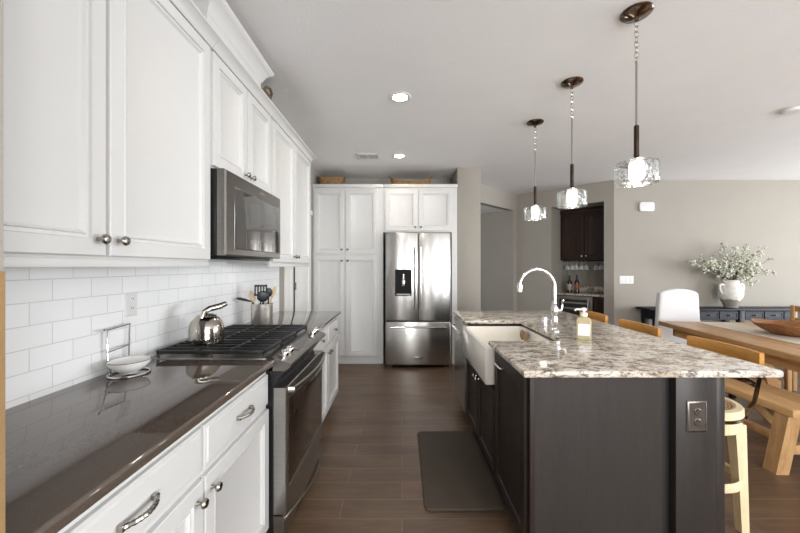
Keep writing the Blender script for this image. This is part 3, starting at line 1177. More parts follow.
tag(b.build('air_gap_cap', 'chrome'), 'short chrome cylinder cap beside the faucet', 'fitting')


# soap bottle: square, turned corner-on, white label on its right face
bx_, by_, bz_ = 1.112, 2.11, 0.914
t = thing('soap_bottle', 'square clear soap bottle with pale yellow soap, white label and white pump', 'bottle', (bx_, by_, bz_))
rot = Matrix.Translation((bx_, by_, bz_)) @ Matrix.Rotation(R(-28), 4, 'Z') @ Matrix.Diagonal((1.2, 1.2, 1.0, 1))
b = MB(rot)
b.loft([rr(-.030, .030, -.030, .030, .008, 0), rr(-.033, .033, -.033, .033, .009, .004), rr(-.033, .033, -.033, .033, .009, .118), rr(-.028, .028, -.028, .028, .012, .130), rr(-.014, .014, -.014, .014, .0135, .138), rr(-.014, .014, -.014, .014, .0135, .148)])
b.build('bottle', 'amber', t)
MB(rot).box(-.026, .026, -.0345, -.0332, .030, .100).build('label', 'label_white', t)
b = MB(rot)
b.lathe([(0.0165, .143), (0.0165, .163), (0.006, .166), (0.006, .176), (0.013, .178), (0.013, .190), (0.007, .194)], (0, 0), 16)
b.tube([(0, 0, .184), (-.034, -.016, .184), (-.041, -.019, .176)], 0.006, 8)
b.build('pump', 'plastic_white', t)

# mat
b = MB()
pts = [(p[0], p[1]) for p in rr(0.125, 0.590, 1.915, 2.82, 0.035, 0, 5)]
b.prism(pts, 0.0, 0.016, 0.006, 2)
tag(b.build('floor_mat', 'rubber'), 'dark cushioned kitchen mat on the floor beside the sink front', 'mat')

# ------------------------------------------------------------------ things on the left worktop
# wire stand
t = thing('wire_stand', 'chrome wire spoon rest stand on the near worktop', 'stand', (-1.13, 1.43, 0.914))
cx_, cy_ = -1.132, 1.432
b = MB()
b.tube(arc((cx_, cy_, 0.9185), 0.070, 0, 2 * pi * 39 / 40, 39, 'xy'), 0.0042, 8, closed=True)
b.build('base_ring', 'chrome', t)
b = MB()
ya, yb = 1.420, 1.535
b.tube([(-1.195, ya, 0.9185), (-1.212, ya, 0.96), (-1.216, ya, 1.085), (-1.213, ya, 1.098), (-1.211, yb, 1.106), (-1.216, yb + 0.004, 1.095), (-1.215, yb, 0.96), (-1.20, yb - 0.03, 0.9185), (-1.18, yb - 0.052, 0.9185)], 0.0036, 8)
b.tube([(-1.213, ya, 1.098), (-1.206, ya - 0.02, 1.100), (-1.198, ya - 0.032, 1.104)], 0.0034, 8)
b.tube([(-1.215, ya, 1.01), (-1.205, ya - 0.010, 1.008), (-1.207, cy_ + 0.05, 1.012), (-1.215, yb, 1.014)], 0.0026, 8)
b.build('frame', 'chrome', t)
b = MB().lathe([(0.03, 0.926), (0.034, 0.928), (0.052, 0.938), (0.070, 0.958), (0.075, 0.972), (0.073, 0.974), (0.067, 0.960), (0.048, 0.943), (0.02, 0.936)], (cx_ + 0.005, cy_ - 0.005), 32)
m2 = [(0.03, 0.9232), (0.03, 0.926)]
b.lathe(m2, (cx_ + 0.005, cy_ - 0.005), 20)
tag(b.build('spoon_rest_bowl', 'ceramic'), 'small white ceramic bowl with dark rim resting on the wire stand', 'bowl')
bowl = bpy.data.objects['spoon_rest_bowl']
b = MB()
b.tube(arc((cx_ + 0.005, cy_ - 0.005, 0.9735), 0.0742, 0, 2 * pi * 39 / 40, 39, 'xy'), 0.0014, 6, closed=True)
b.build('rim', 'iron', bowl)

# kettle on the near-left grate
kx, ky, kz = -1.045, 1.845, 0.957
t = thing('kettle', 'polished steel kettle standing on the black grates', 'kettle', (kx, ky, kz))
MB().lathe([(0.078, kz), (0.084, kz + 0.006), (0.085, kz + 0.02), (0.085, kz + 0.065), (0.082, kz + 0.09), (0.073, kz + 0.112), (0.058, kz + 0.130), (0.044, kz + 0.140)], (kx, ky), 36).build('body', 'kettle', t)
MB().lathe([(0.047, kz + 0.138), (0.048, kz + 0.143), (0.030, kz + 0.151), (0.010, kz + 0.154), (0.008, kz + 0.162), (0.013, kz + 0.168), (0.012, kz + 0.176), (0.004, kz + 0.179)], (kx, ky), 28).build('lid', 'kettle', t)
b = MB()
b.tube([(kx - 0.02, ky + 0.055, kz + 0.085), (kx - 0.02, ky + 0.09, kz + 0.105), (kx - 0.02, ky + 0.108, kz + 0.130)], [0.020, 0.015, 0.011], 14)
b.build('spout', 'kettle', t)
b = MB()
b.tube([(kx + 0.0, ky - 0.045, kz + 0.13), (kx + 0.004, ky - 0.035, kz + 0.165), (kx + 0.02, ky - 0.01, kz + 0.178), (kx + 0.05, ky + 0.05, kz + 0.187), (kx + 0.062, ky + 0.08, kz + 0.196)], [0.010, 0.014, 0.016, 0.017, 0.014], 12)
b.build('handle', 'polished', t)

# utensil crock
ux, uy = -1.055, 2.60
t = thing('utensil_crock', 'brushed steel utensil crock on the worktop beyond the range', 'crock', (ux, uy, 0.914))
MB().lathe([(0.076, 0.914), (0.078, 0.917), (0.078, 1.078), (0.079, 1.082), (0.075, 1.082), (0.074, 1.07), (0.073, 0.925), (0.02, 0.922)], (ux, uy), 36).build('pot', 'crock', t)
MB(frame((ux + 0.0776 * 0.6, uy - 0.0776 * 0.8, 1.05), (0.8, 0.6, 0), (0, 0, 1), (0.6, -0.8, 0))).lathe([(0.006, -0.002), (0.006, 0.003), (0.003, 0.004)], seg=12).build('rivet', 'steel_dark', t)


def utensil(name, label, base, tip, shaft_r, mat, head, hmat=None, cat='utensil'):
    """base and tip relative to the crock; head(M) fills an MB in the tip frame: z along the shaft"""
    p0 = Vector((ux + base[0], uy + base[1], 0.93))
    p1 = Vector((ux + tip[0], uy + tip[1], tip[2]))
    d = (p1 - p0).normalized()
    t = thing(name, label, cat, tuple(p0))
    MB().tube([p0, p1], [shaft_r, shaft_r * 0.9], 10).build('handle', hmat or mat, t)
    side = Vector((0.9, 0.43, 0)); side = (side - d * side.dot(d)).normalized()
    nn = side.cross(d)
    b = MB(frame(p1, side, nn, d))
    head(b)
    b.build('head', mat, t)
    return t


def slotted(b):
    w, L = 0.045, 0.085
    b.prism([(-0.02, -0.004), (0.02, -0.004), (0.02, 0.004), (-0.02, 0.004)], -0.01, 0.012)
    for x in (-w, -0.0255, -0.006, 0.0135, 0.033):
        b.box(x, x + 0.012, -0.0025, 0.0025, 0.01, L)
    b.box(-w, w, -0.0025, 0.0025, 0.005, 0.02, 0.001)
    b.box(-w, w, -0.0025, 0.0025, L - 0.012, L + 0.004, 0.001)


def oval(w, L, th):
    def g(b):
        b.ball((0, 0, L / 2 - 0.005), 1.0, 18, 10, (w, th, L / 2))
    return g


utensil('slotted_turner', 'black slotted turner, tallest tool standing in the steel crock', (-0.01, 0.0), (-0.005, -0.01, 1.135), 0.006, 'black_plastic', slotted)
utensil('serving_spoon', 'broad black spoon at the front of the steel crock', (0.02, -0.02), (0.022, -0.035, 1.10), 0.007, 'black_plastic', oval(0.042, 0.085, 0.008))
utensil('black_spoon', 'small black spoon at the right of the steel crock', (0.03, 0.02), (0.05, 0.0, 1.135), 0.006, 'black_plastic', oval(0.026, 0.07, 0.007))
utensil('wooden_spoon', 'pale wooden spoon at the left side of the steel crock', (0.0, -0.03), (-0.055, -0.02, 1.10), 0.007, 'spoon_wood', oval(0.022, 0.085, 0.006))
utensil('wooden_spatula', 'pale wooden spatula leaning right in the steel crock', (0.0, 0.03), (0.062, 0.03, 1.12), 0.007, 'spoon_wood', oval(0.016, 0.10, 0.005))
utensil('ladle', 'grey-black ladle leaning far left out of the steel crock toward the tile', (-0.02, -0.055), (-0.056, -0.034, 1.092), 0.006, 'black_plastic', lambda b: b.tube([(0, 0, 0), (0, 0, .02)], 0.006))
lad = bpy.data.objects['ladle']
for c in list(lad.children):
    if c.name.startswith('head'):
        bpy.data.objects.remove(c)
b = MB()
b.tube([(ux - 0.058, uy - 0.035, 1.097), (ux - 0.10, uy - 0.05, 1.112), (ux - 0.135, uy - 0.063, 1.122), (ux - 0.158, uy - 0.072, 1.128)], [0.010, 0.026, 0.030, 0.014], 14, flat=(0.35, 1.0))
b.build('head', 'black_plastic', lad)


# wall plates
def wall_outlet(name, label, cat, fr, w, h, gangs, kind, parent=None):
    t = tag(MB(fr).rings(w, h, [(0, 0), (0, 0.003), (0.004, 0.006), (0.008, 0.006)]).build(name, 'plastic_white'), label, cat)
    for g in range(gangs):
        u = w * (g + 0.5) / gangs
        b = MB(fr)
        if kind == 'outlet':
            for v in (h * 0.3, h * 0.7):
                b.lathe([(0.014, 0.0), (0.014, 0.008), (0.004, 0.009)], (u, v), 16)
            s = b.build('socket', 'plastic_white', t)
            for v in (h * 0.3, h * 0.7):
                b = MB(fr)
                for du in (-0.005, 0.005):
                    b.box(u + du - 0.001, u + du + 0.001, v, v + 0.007, 0.0085, 0.0095)
                b.build('slots', 'iron', s)
        else:
            b.box(u - 0.014, u + 0.014, h * 0.22, h * 0.78, 0.005, 0.009, 0.002)
            b.build('rocker', 'plastic_white', t)
    return t


wall_outlet('outlet', 'white double outlet on the subway tile left of the kettle', 'outlet', LF(TX, 1.535, 1.135), 0.070, 0.108, 1, 'outlet')
wall_outlet('light_switch', 'white three-gang switch plate on the greige wall beside the bar niche', 'switch', FF(3.465, 5.50, 1.085), 0.225, 0.125, 3, 'switch')
b = MB(FF(3.77, 5.50, 2.235))
pts = [(p[0], p[1]) for p in rr(0, 0.235, 0, 0.15, 0.035, 0, 5)]
b.prism(pts, 0.0, 0.035, 0.008, 2)
tag(b.build('door_chime', 'plastic_white'), 'white rounded rectangular door chime box high on the greige wall', 'chime')

# ------------------------------------------------------------------ baskets
def basket(name, label, x0, x1, y0, y1, z, h, mat, ear):
    """ear: how far the two ends of the rim rise above its middle"""
    t = thing(name, label, 'basket', ((x0 + x1) / 2, (y0 + y1) / 2, z))
    cx, cy, a, c = (x0 + x1) / 2, (y0 + y1) / 2, (x1 - x0) / 2, (y1 - y0) / 2

    def ring(k, zz, rise):
        out = []
        for i in range(48):
            q = 2 * pi * i / 48
            ex = abs(cos(q)) ** 0.45 * (1 if cos(q) > 0 else -1)
            ey = abs(sin(q)) ** 0.45 * (1 if sin(q) > 0 else -1)
            out.append((cx + a * k * ex, cy + c * k * ey, zz + rise * max(0, abs(ex)) ** 3))
        return out
    MB().loft([ring(0.86, z, 0), ring(0.94, z + h * 0.5, ear * 0.4), ring(1.0, z + h, ear), ring(0.96, z + h, ear), ring(0.84, z + h * 0.4, ear * 0.2), ring(0.8, z + 0.02, 0)]).build('body', mat, t)
    for xx, s in ((x0, -1), (x1, 1)):
        zz = z + h + ear
        b2 = MB()
        b2.tube([(xx - s * 0.012, cy - 0.06, zz - 0.008), (xx + s * 0.004, cy - 0.05, zz + 0.022), (xx + s * 0.010, cy, zz + 0.032), (xx + s * 0.004, cy + 0.05, zz + 0.022), (xx - s * 0.012, cy + 0.06, zz - 0.008)], 0.010, 8)
        b2.build('handle', mat, t)
    return t


basket('wicker_basket', 'brown wicker basket on top of the pantry cabinet, left end', -1.20, -0.845, 4.90, 5.2, 2.503, 0.130, 'wicker', 0.008)
basket('wicker_basket', 'long boat-shaped wicker basket on top of the cabinet over the refrigerator', -0.17, 0.42, 4.90, 5.2, 2.503, 0.075, 'wicker', 0.065)
basket('wicker_basket', 'dark basket peeking out on top of the left wall cabinets', -1.19, -0.975, 2.43, 2.62, 2.456, 0.16, 'branch', 0.012)


# ------------------------------------------------------------------ ceiling fixtures
def can_light(x, y, label, lit=True):
    t = thing('recessed_light', label, 'light', (x, y, CEIL), 'recessed ceiling lights')
    MB().lathe([(0.058, CEIL - 0.001), (0.060, CEIL - 0.006), (0.085, CEIL - 0.006), (0.092, CEIL), (0.088, CEIL + 0.002)], (x, y), 36, cap=False).build('trim_ring', 'white_trim', t)
    MB().lathe([(0.059, CEIL - 0.0045), (0.001, CEIL - 0.0045)], (x, y), 32).build('diffuser', 'lamp' if lit else 'plastic_white', t)
    d = bpy.data.lights.new('can_lamp', 'SPOT')
    d.energy = 9
    d.spot_size = R(150)
    d.spot_blend = 0.6
    d.shadow_soft_size = 0.055
    d.color = (1, 0.97, 0.92)
    o = bpy.data.objects.new('can_lamp', d)
    COL.objects.link(o)
    o.parent = t
    o.location = (0, 0, -0.02)
    return t


can_light(-0.015, 2.81, 'lit round recessed ceiling light nearest the camera')
can_light(-0.035, 4.30, 'lit round recessed ceiling light beside the ceiling vent')
b = MB().lathe([(0.075, CEIL), (0.075, CEIL - 0.012), (0.068, CEIL - 0.024), (0.03, CEIL - 0.028), (0.004, CEIL - 0.028)], (3.44, 3.04), 32)
tag(b.build('smoke_detector', 'plastic_white'), 'round white ceiling disc at the right edge above the dining table', 'detector')

t = thing('ceiling_vent', 'white slotted ceiling air vent above the pantry', 'vent', (-0.425, 4.31, CEIL))
vx0, vx1, vy0, vy1 = -0.565, -0.285, 4.22, 4.41
m = MB()
m.box(vx0, vx1, vy0, vy0 + 0.02, CEIL - 0.008, CEIL, 0.002)
m.box(vx0, vx1, vy1 - 0.02, vy1, CEIL - 0.008, CEIL, 0.002)
m.box(vx0, vx0 + 0.02, vy0, vy1, CEIL - 0.008, CEIL, 0.002)
m.box(vx1 - 0.02, vx1, vy0, vy1, CEIL - 0.008, CEIL, 0.002)
m.box(-0.43, -0.42, vy0, vy1, CEIL - 0.008, CEIL, 0.002)
m.build('frame', 'white_trim', t)
MB().box(vx0 + 0.01, vx1 - 0.01, vy0 + 0.01, vy1 - 0.01, CEIL - 0.006, CEIL - 0.0005).build('slot_shade', 'gap', t)  # dark sheet behind the slats, painting in the shade of the slots
for i in range(6):
    y = vy0 + 0.033 + i * 0.0245
    MB().box(vx0 + 0.015, vx1 - 0.015, y, y + 0.0085, CEIL - 0.0075, CEIL - 0.005).build('slat', 'white_trim', t)


# ------------------------------------------------------------------ pendants
def make_pendant():
    t = thing('pendant_light', 'pendant', 'pendant light', (0, 0, 0), 'glass drum pendants over the island')
    MB().lathe([(0.078, CEIL), (0.078, CEIL - 0.006), (0.070, CEIL - 0.014), (0.030, CEIL - 0.022), (0.012, CEIL - 0.03), (0.010, CEIL - 0.05), (0.003, CEIL - 0.052)], (0, 0), 36).build('canopy', 'bronze', t)
    b = MB()
    z = CEIL - 0.048
    i = 0
    while z > 2.47:
        L, w = 0.034, 0.011
        pts = []
        for k in range(14):
            a = 2 * pi * k / 14
            p = (w * cos(a), 0, z - L / 2 + (L / 2) * sin(a))
            pts.append(p if i % 2 == 0 else (0, p[0], p[2]))
        b.tube(pts, 0.0024, 6, closed=True)
        z -= L - 0.006
        i += 1
    b.build('chain', 'polished', t)
    b = MB()
    b.tube([(0, 0, 2.475), (0, 0, 2.12)], 0.0052, 10)
    b.build('rod', 'nickel', t)
    MB().lathe([(0.006, 2.128), (0.0125, 2.122), (0.0125, 1.968), (0.014, 1.966), (0.014, 1.958), (0.009, 1.952), (0.009, 1.944)], (0, 0), 18).build('sleeve', 'dark_bronze', t)
    MB().lathe([(0.010, 1.952), (0.022, 1.946), (0.022, 1.932), (0.018, 1.926)], (0, 0), 20).build('socket_cap', 'polished', t)
    zt, zb = 1.922, 1.808
    b = MB()
    b.lathe([(0.016, zt + 0.003), (0.090, zt + 0.003), (0.099, zt), (0.103, zt - 0.008), (0.104, zb + 0.004), (0.102, zb), (0.099, zb + 0.003), (0.0985, zt - 0.009), (0.094, zt - 0.004), (0.016, zt - 0.003)], (0, 0), 48, cap=False)
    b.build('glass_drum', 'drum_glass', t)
    b = MB().lathe([(0.012, 1.93), (0.033, 1.924), (0.036, 1.91), (0.036, 1.842), (0.028, 1.830), (0.006, 1.827)], (0, 0), 24)
    b.build('bulb', 'bulb', t)
    d = bpy.data.lights.new('pendant_lamp', 'POINT')
    d.energy = 3
    d.shadow_soft_size = 0.035
    d.color = (1, 0.93, 0.82)
    o = bpy.data.objects.new('pendant_lamp', d)
    COL.objects.link(o)
    o.parent = t
    o.location = (0, 0, 1.79)
    return t


pend = make_pendant()
for i, (y, lab) in enumerate(((1.872, 'largest glass drum pendant, nearest the camera, hanging over the near end of island'), (2.582, 'middle glass drum pendant of the row, in front of the bar niche'), (3.297, 'smallest glass drum pendant, farthest down the island, near the hall opening'))):
    o = pend if i == 0 else copy_tree(pend)
    place(o, (1.272, y, 0))
    o['label'] = lab

# ------------------------------------------------------------------ bar niche (built in its own axes, then turned)
NW = math.hypot(N1[0] - N0[0], N1[1] - N0[1])
NL = (N0[0], N0[1], 0)
NR = -pi / 4


def niche_thing(name, label, cat, group=None):
    return thing(name, label, cat, (0, 0, 0), group)


def nf(x, y, z):
    return frame((x, y, z), (1, 0, 0), (0, 0, 1), (0, -1, 0))


t = niche_thing('bar_cabinet', 'dark brown two-door wall cabinet in the bar niche', 'cabinet')
MB().box(0.004, NW - 0.004, 0.43, ND - 0.004, 1.475, 2.412).build('carcass', 'dark_bar', t)
MB().box(0.004, NW - 0.004, 0.395, ND - 0.01, 2.33, 2.40, 0.012).build('crown_moulding', 'dark_bar', t)
for x0, x1, left in ((0.03, NW / 2 - 0.006, True), (NW / 2 + 0.006, NW - 0.03, False)):
    f = nf(x0, 0.43, 1.50)
    d = door('door', f, x1 - x0, 0.80, 'dark_bar', t, DARKDOOR)
    knob(f, (x1 - x0) - 0.03 if left else 0.03, 0.05, 0.02, d, 'polished', 1.0)
place(t, NL, NR)
t = niche_thing('bar_counter', 'granite bar counter with short backsplash inside the niche', 'countertop')
MB().box(0.004, NW - 0.004, 0.20, ND - 0.004, 0.845, 0.876, 0.006).build('slab', 'granite', t)
MB().box(0.004, NW - 0.004, ND - 0.026, ND - 0.004, 0.876, 0.985, 0.004).build('backsplash', 'granite', t)
place(t, NL, NR)
t = niche_thing('wine_fridge', 'stainless framed wine fridge under the bar counter', 'wine fridge')
MB().box(0.012, 0.62, 0.24, ND - 0.02, 0.0, 0.838).build('body', 'black', t)
d = MB(nf(0.012, 0.24, 0.10)).rings(0.606, 0.735, [(0, 0), (0, 0.026), (0.004, 0.03), (0.05, 0.03), (0.054, 0.022)]).build('door', 'steel_side', t)
MB(nf(0.07, 0.217, 0.16)).box(0, 0.49, 0, 0.615, 0, 0.004).build('glass_panel', 'bottle_glass', d)
barpull(nf(0.56, 0.21, 0.55), 0, 0, 0, 0.46, d, 'polished', 0.011, 0.045, True)
m = MB(nf(0.09, 0.212, 0.0))
for z in (0.60, 0.70):
    m.box(0, 0.44, z, z + 0.03, 0, 0.004)
m.build('rack_front', 'steel_side', d)
place(t, NL, NR)
t = niche_thing('bar_base_cabinet', 'narrow dark base cabinet right of the wine fridge', 'cabinet')
MB().box(0.626, NW - 0.004, 0.24, ND - 0.02, 0.0, 0.842).build('carcass', 'dark_bar', t)
door('door', nf(0.63, 0.24, 0.12), NW - 0.64, 0.70, 'dark_bar', t, DARKDOOR)
place(t, NL, NR)


def wine_bottle(label, x, y, h, lab):
    t = niche_thing('wine_bottle', label, 'bottle', 'wine bottles on the bar counter')
    MB().lathe([(0.036, 0), (0.0405, 0.004), (0.0405, h * 0.58), (0.034, h * 0.66), (0.016, h * 0.75), (0.0145, h * 0.93), (0.016, h * 0.94), (0.016, h)], (0, 0), 20).build('glass', 'bottle_glass', t)
    MB().lathe([(0.041, h * 0.18), (0.0412, h * 0.181), (0.0412, h * 0.5), (0.041, h * 0.501)], (0, 0), 20, cap=False).build('label', lab, t)
    MB().lathe([(0.0168, h * 0.80), (0.0168, h + 0.002), (0.004, h + 0.003)], (0, 0), 14).build('capsule', 'black', t)
    p = Matrix.Rotation(NR, 4, 'Z') @ Vector((x, y, 0)) + Vector(NL)
    place(t, (p.x, p.y, 0.8768), 0)
    return t


wine_bottle('dark wine bottle with grey label, left of the two on the bar counter', 0.19, 0.36, 0.325, 'label_grey')
wine_bottle('dark wine bottle with red-brown label, right of the two on the bar counter', 0.315, 0.37, 0.335, 'label_red')
wo = wall_outlet('outlet', 'white outlet on the back wall of the bar niche above the counter', 'outlet', frame((0, 0, 0), (1, 0, 0), (0, 0, 1), (0, -1, 0)), 0.075, 0.12, 1, 'outlet')
p = Matrix.Rotation(NR, 4, 'Z') @ Vector((0.66 + 0.0375, ND - 0.001, 0)) + Vector(NL)
wo.rotation_euler = (0, 0, NR)
off = wo.location.copy()
p = Matrix.Rotation(NR, 4, 'Z') @ (Vector((0.64, ND - 0.001, 0)) + off) + Vector(NL)
wo.location = (p.x, p.y, 1.075 + off.z)
wo.rotation_euler = (0, 0, NR)

t = niche_thing('stemware_rack', 'dark stemware rack fixed below the bar wall cabinet', 'rack')
m = MB()
for x in [0.06 + 0.0817 * i for i in range(10)]:
    m.box(x - 0.012, x + 0.012, 0.45, 0.75, 1.455, 1.461)
    m.box(x - 0.004, x + 0.004, 0.45, 0.75, 1.460, 1.475)
m.build('rails', 'dark_bar', t)
place(t, NL, NR)
g = MB().lathe([(0.033, 0.0), (0.031, -0.003), (0.005, -0.006), (0.0035, -0.02), (0.0035, -0.075), (0.012, -0.085), (0.032, -0.105), (0.038, -0.13), (0.034, -0.165), (0.032, -0.165), (0.035, -0.13), (0.02, -0.10)], (0, 0), 18, cap=False)
gl0 = g.build('wine_glass', 'clear', None, origin=(0, 0, 0))
tag(gl0, 'clear stemmed glass hanging upside down from the rack below the bar cabinet', 'glass', 'stemmed glasses hanging below the bar cabinet')
for i, (ix, yy) in enumerate([(0, 0.5), (1, 0.5), (2, 0.5), (3, 0.5), (4, 0.5), (6, 0.5), (7, 0.5), (8, 0.5), (1, 0.62), (3, 0.62), (7, 0.62)]):
    o = gl0 if i == 0 else gl0.copy()
    if i:
        COL.objects.link(o)
    p = Matrix.Rotation(NR, 4, 'Z') @ Vector((0.1008 + 0.0817 * ix, yy, 0)) + Vector(NL)
    o.location = (p.x, p.y, 1.4645)


# ------------------------------------------------------------------ counter stools
def make_stool():
    t = thing('counter_stool', 'stool', 'stool', (0, 0, 0), 'counter stools along the island')
    MB().lathe([(0.150, 0.622), (0.150, 0.630), (0.08, 0.627), (0.01, 0.626)], (0, 0), 40).build('seat', 'rush', t)
    MB().lathe([(0.150, 0.590), (0.185, 0.590), (0.192, 0.596), (0.192, 0.624), (0.186, 0.632), (0.160, 0.636), (0.150, 0.630)], (0, 0), 48, cap=False).build('seat_rim', 'pale_wood', t)
    MB().lathe([(0.140, 0.576), (0.190, 0.576), (0.190, 0.589), (0.140, 0.589)], (0, 0), 48, cap=False).build('swivel_band', 'bronze', t)
    MB().lathe([(0.10, 0.515), (0.178, 0.515), (0.183, 0.520), (0.183, 0.575), (0.10, 0.575)], (0, 0), 48, cap=False).build('apron', 'pale_wood', t)
    for sx_ in (-1, 1):
        for sy_ in (-1, 1):
            b = MB()
            x0, y0, x1, y1 = sx_ * 0.112, sy_ * 0.112, sx_ * 0.128, sy_ * 0.130
            sec = lambda x, y, z, h: [(x - h, y - h, z), (x + h, y - h, z), (x + h, y + h, z), (x - h, y + h, z)]
            b.loft([sec(x1, y1, 0, 0.019), sec((x0 + x1) / 2, (y0 + y1) / 2, 0.3, 0.023), sec(x0, y0, 0.55, 0.028)])
            b.build('leg', 'pale_wood', t)
    b = MB()
    b.tube(arc((0, 0, 0.25), 0.178, 0, 2 * pi * 39 / 40, 39, 'xy'), 0.017, 8, closed=True, flat=(1.4, 0.7))
    b.build('footrest', 'pale_wood', t)
    # back: straight board with a slight bow, on two metal straps and a hoop
    n = 12
    inner, outer = [], []
    for i in range(n + 1):
        y = -0.215 + 0.43 * i / n
        bow = 0.03 * (1 - (y / 0.215) ** 2)
        inner.append((0.128 + bow, y)); outer.append((0.152 + bow, y))
    MB().prism(inner + outer[::-1], 0.855, 0.937, 0.004, 2).build('back_rail', 'rail_wood', t)
    for s in (-1, 1):
        b = MB()
        b.tube([(0.140, s * 0.195, 0.92), (0.150, s * 0.192, 0.80), (0.154, s * 0.165, 0.68), (0.145, s * 0.137, 0.62), (0.140, s * 0.130, 0.582)], 0.013, 8, flat=(0.2, 0.9), upv=(1, 0, 0))
        b.build('strap', 'bronze', t)
    b = MB()
    b.tube(arc((0.0, 0, 0.745), 0.240, R(-50), R(50), 14, 'xy'), 0.016, 8, flat=(1.0, 0.18))
    b.build('back_hoop', 'bronze', t)
    return t


stool = make_stool()
for i, (y, lab) in enumerate(((1.90, 'counter stool nearest the camera, its round seat visible beside the island post'), (2.57, 'middle counter stool, only its wooden back rail showing above the granite'), (3.18, 'farthest counter stool, back rail showing just right of the soap bottles'))):
    o = stool if i == 0 else copy_tree(stool)
    place(o, (1.618, y, 0))
    o['label'] = lab

# ------------------------------------------------------------------ dining area
TH = R(-6)
t = thing('dining_table', 'long oak dining table right of the island with woven runner', 'table')
m = MB()
for i in range(5):
    m.box(0.003 + i * 0.204, 0.003 + i * 0.204 + 0.202, -2.15, 0, 0.715, 0.76, 0.003)
m.build('tabletop', 'table_wood', t)
m = MB()
m.box(0.09, 0.12, -2.05, -0.10, 0.62, 0.716)
m.box(0.90, 0.93, -2.05, -0.10, 0.62, 0.716)
m.box(0.09, 0.93, -0.13, -0.10, 0.62, 0.716)
m.box(0.09, 0.93, -2.05, -2.02, 0.62, 0.716)
m.build('apron', 'table_wood', t)
for y in (-0.42, -1.75):
    b = MB()
    for x0, x1 in ((0.20, 0.42), (0.82, 0.60)):
        b.loft([[(x0 - 0.05, y - 0.05, 0), (x0 + 0.05, y - 0.05, 0), (x0 + 0.05, y + 0.05, 0), (x0 - 0.05, y + 0.05, 0)], [(x1 - 0.05, y - 0.05, 0.716), (x1 + 0.05, y - 0.05, 0.716), (x1 + 0.05, y + 0.05, 0.716), (x1 - 0.05, y + 0.05, 0.716)]])
    b.box(0.2, 0.82, y - 0.03, y + 0.03, 0.2, 0.28)
    b.build('trestle_leg', 'table_wood', t)
MB().box(0.47, 0.55, -1.75, -0.42, 0.2, 0.28).build('stretcher', 'table_wood', t)
place(t, (2.82, 3.80, 0), TH)

b = MB()
L = 1.95
pts = []
n = 90
for i in range(n + 1):
    pts.append((0.335 + 0.008 * abs(sin(i * pi / 3.0)), -0.06 - L * i / n))
right = [(1.02 - x, y) for x, y in pts][::-1]
b.prism(pts + right, 0.7605, 0.766)
o = tag(b.build('table_runner', 'runner', None, origin=(0, 0, 0)), 'cream woven table runner with scalloped edges on the oak dining table', 'runner')
place(o, (2.82, 3.80, 0), TH)

b = MB()
bx, by, bz = 3.37, 2.99, 0.766
prof = [(0.09, bz), (0.12, bz + 0.006), (0.180, bz + 0.040), (0.230, bz + 0.082), (0.247, bz + 0.100), (0.235, bz + 0.104), (0.212, bz + 0.080), (0.16, bz + 0.040), (0.05, bz + 0.022)]
b.lathe(prof, (bx, by), 40)
for i, p in enumerate(b.v):
    a = math.atan2(p.y - by, p.x - bx)
    k = 1 + 0.03 * sin(3 * a + 1) + 0.015 * sin(7 * a)
    b.v[i] = Vector((bx + (p.x - bx) * k, by + (p.y - by) * k, p.z + (0.006 * sin(4 * a) if p.z > bz + 0.08 else 0)))
tag(b.build('wooden_bowl', 'bowl_wood'), 'rough brown wooden bowl on the table runner', 'bowl')

# bench
t = thing('bench', 'oak trestle bench on the near side of the dining table', 'bench', (2.64, 3.0, 0))
for x0, x1 in ((2.46, 2.638), (2.642, 2.82)):
    MB().box(x0, x1, 2.17, 3.80, 0.405, 0.455, 0.004).build('seat_board', 'bench_wood', t)
for y, s in ((2.20, 1), (3.68, -1)):
    for k in (-1, 1):
        b = MB()
        xt, xb = 2.64 + k * 0.130, 2.64 + k * 0.158
        w = 0.043
        yb = y + 0.05 * s
        b.loft([[(xb - w, yb, 0), (xb + w, yb, 0), (xb + w, yb + 0.085, 0), (xb - w, yb + 0.085, 0)], [(xt - w, y, 0.405), (xt + w, y, 0.405), (xt + w, y + 0.085, 0.405), (xt - w, y + 0.085, 0.405)]])
        b.build('leg', 'leg_wood', t)
    MB().box(2.52, 2.76, y + 0.055, y + 0.095, 0.13, 0.19, 0.003).build('crossbar', 'leg_wood', t)
MB().box(2.61, 2.67, 2.25, 3.72, 0.14, 0.18, 0.003).build('stretcher', 'leg_wood', t)
for ya, yb in ((2.34, 2.72), (3.62, 3.24)):
    b = MB()
    b.tube([(2.64, ya, 0.19), (2.64, yb, 0.41)], 0.03, 4)
    b.build('brace', 'leg_wood', t)

# upholstered chair at the far head of the table
t = thing('dining_chair', 'white upholstered dining chair with arched back at the far table end', 'chair')
b = MB()
n = 14
pts = []
hw0, hw1 = 0.250, 0.212
zt = 1.055
pts.append((-hw0 + 0.0, 0.42)); pts.append((hw0, 0.42))
for i in range(n + 1):
    a = i / n
    x = hw1 * (1 - 2 * a)
    pts.append((x, zt + 0.045 * (1 - (2 * a - 1) ** 2) - (0.012 if i in (0, n) else 0)))
f = Matrix(((1, 0, 0, 0), (0, 0, 1, 0), (0, 1, 0, 0), (0, 0, 0, 1)))
b = MB(f)
b.prism(pts, 0.0, 0.09, 0.022, 3)
bk = b.build('backrest', 'upholstery', t)
MB().box(-0.255, 0.255, -0.47, 0.02, 0.36, 0.475, 0.03, 3).build('seat', 'upholstery', t)
for x in (-0.215, 0.215):
    for y in (-0.43, 0.05):
        MB().box(x - 0.022, x + 0.022, y - 0.022, y + 0.022, 0, 0.43 if y > 0 else 0.37, 0.004).build('leg', 'espresso', t)
place(t, (3.24, 4.02, 0), R(-4))

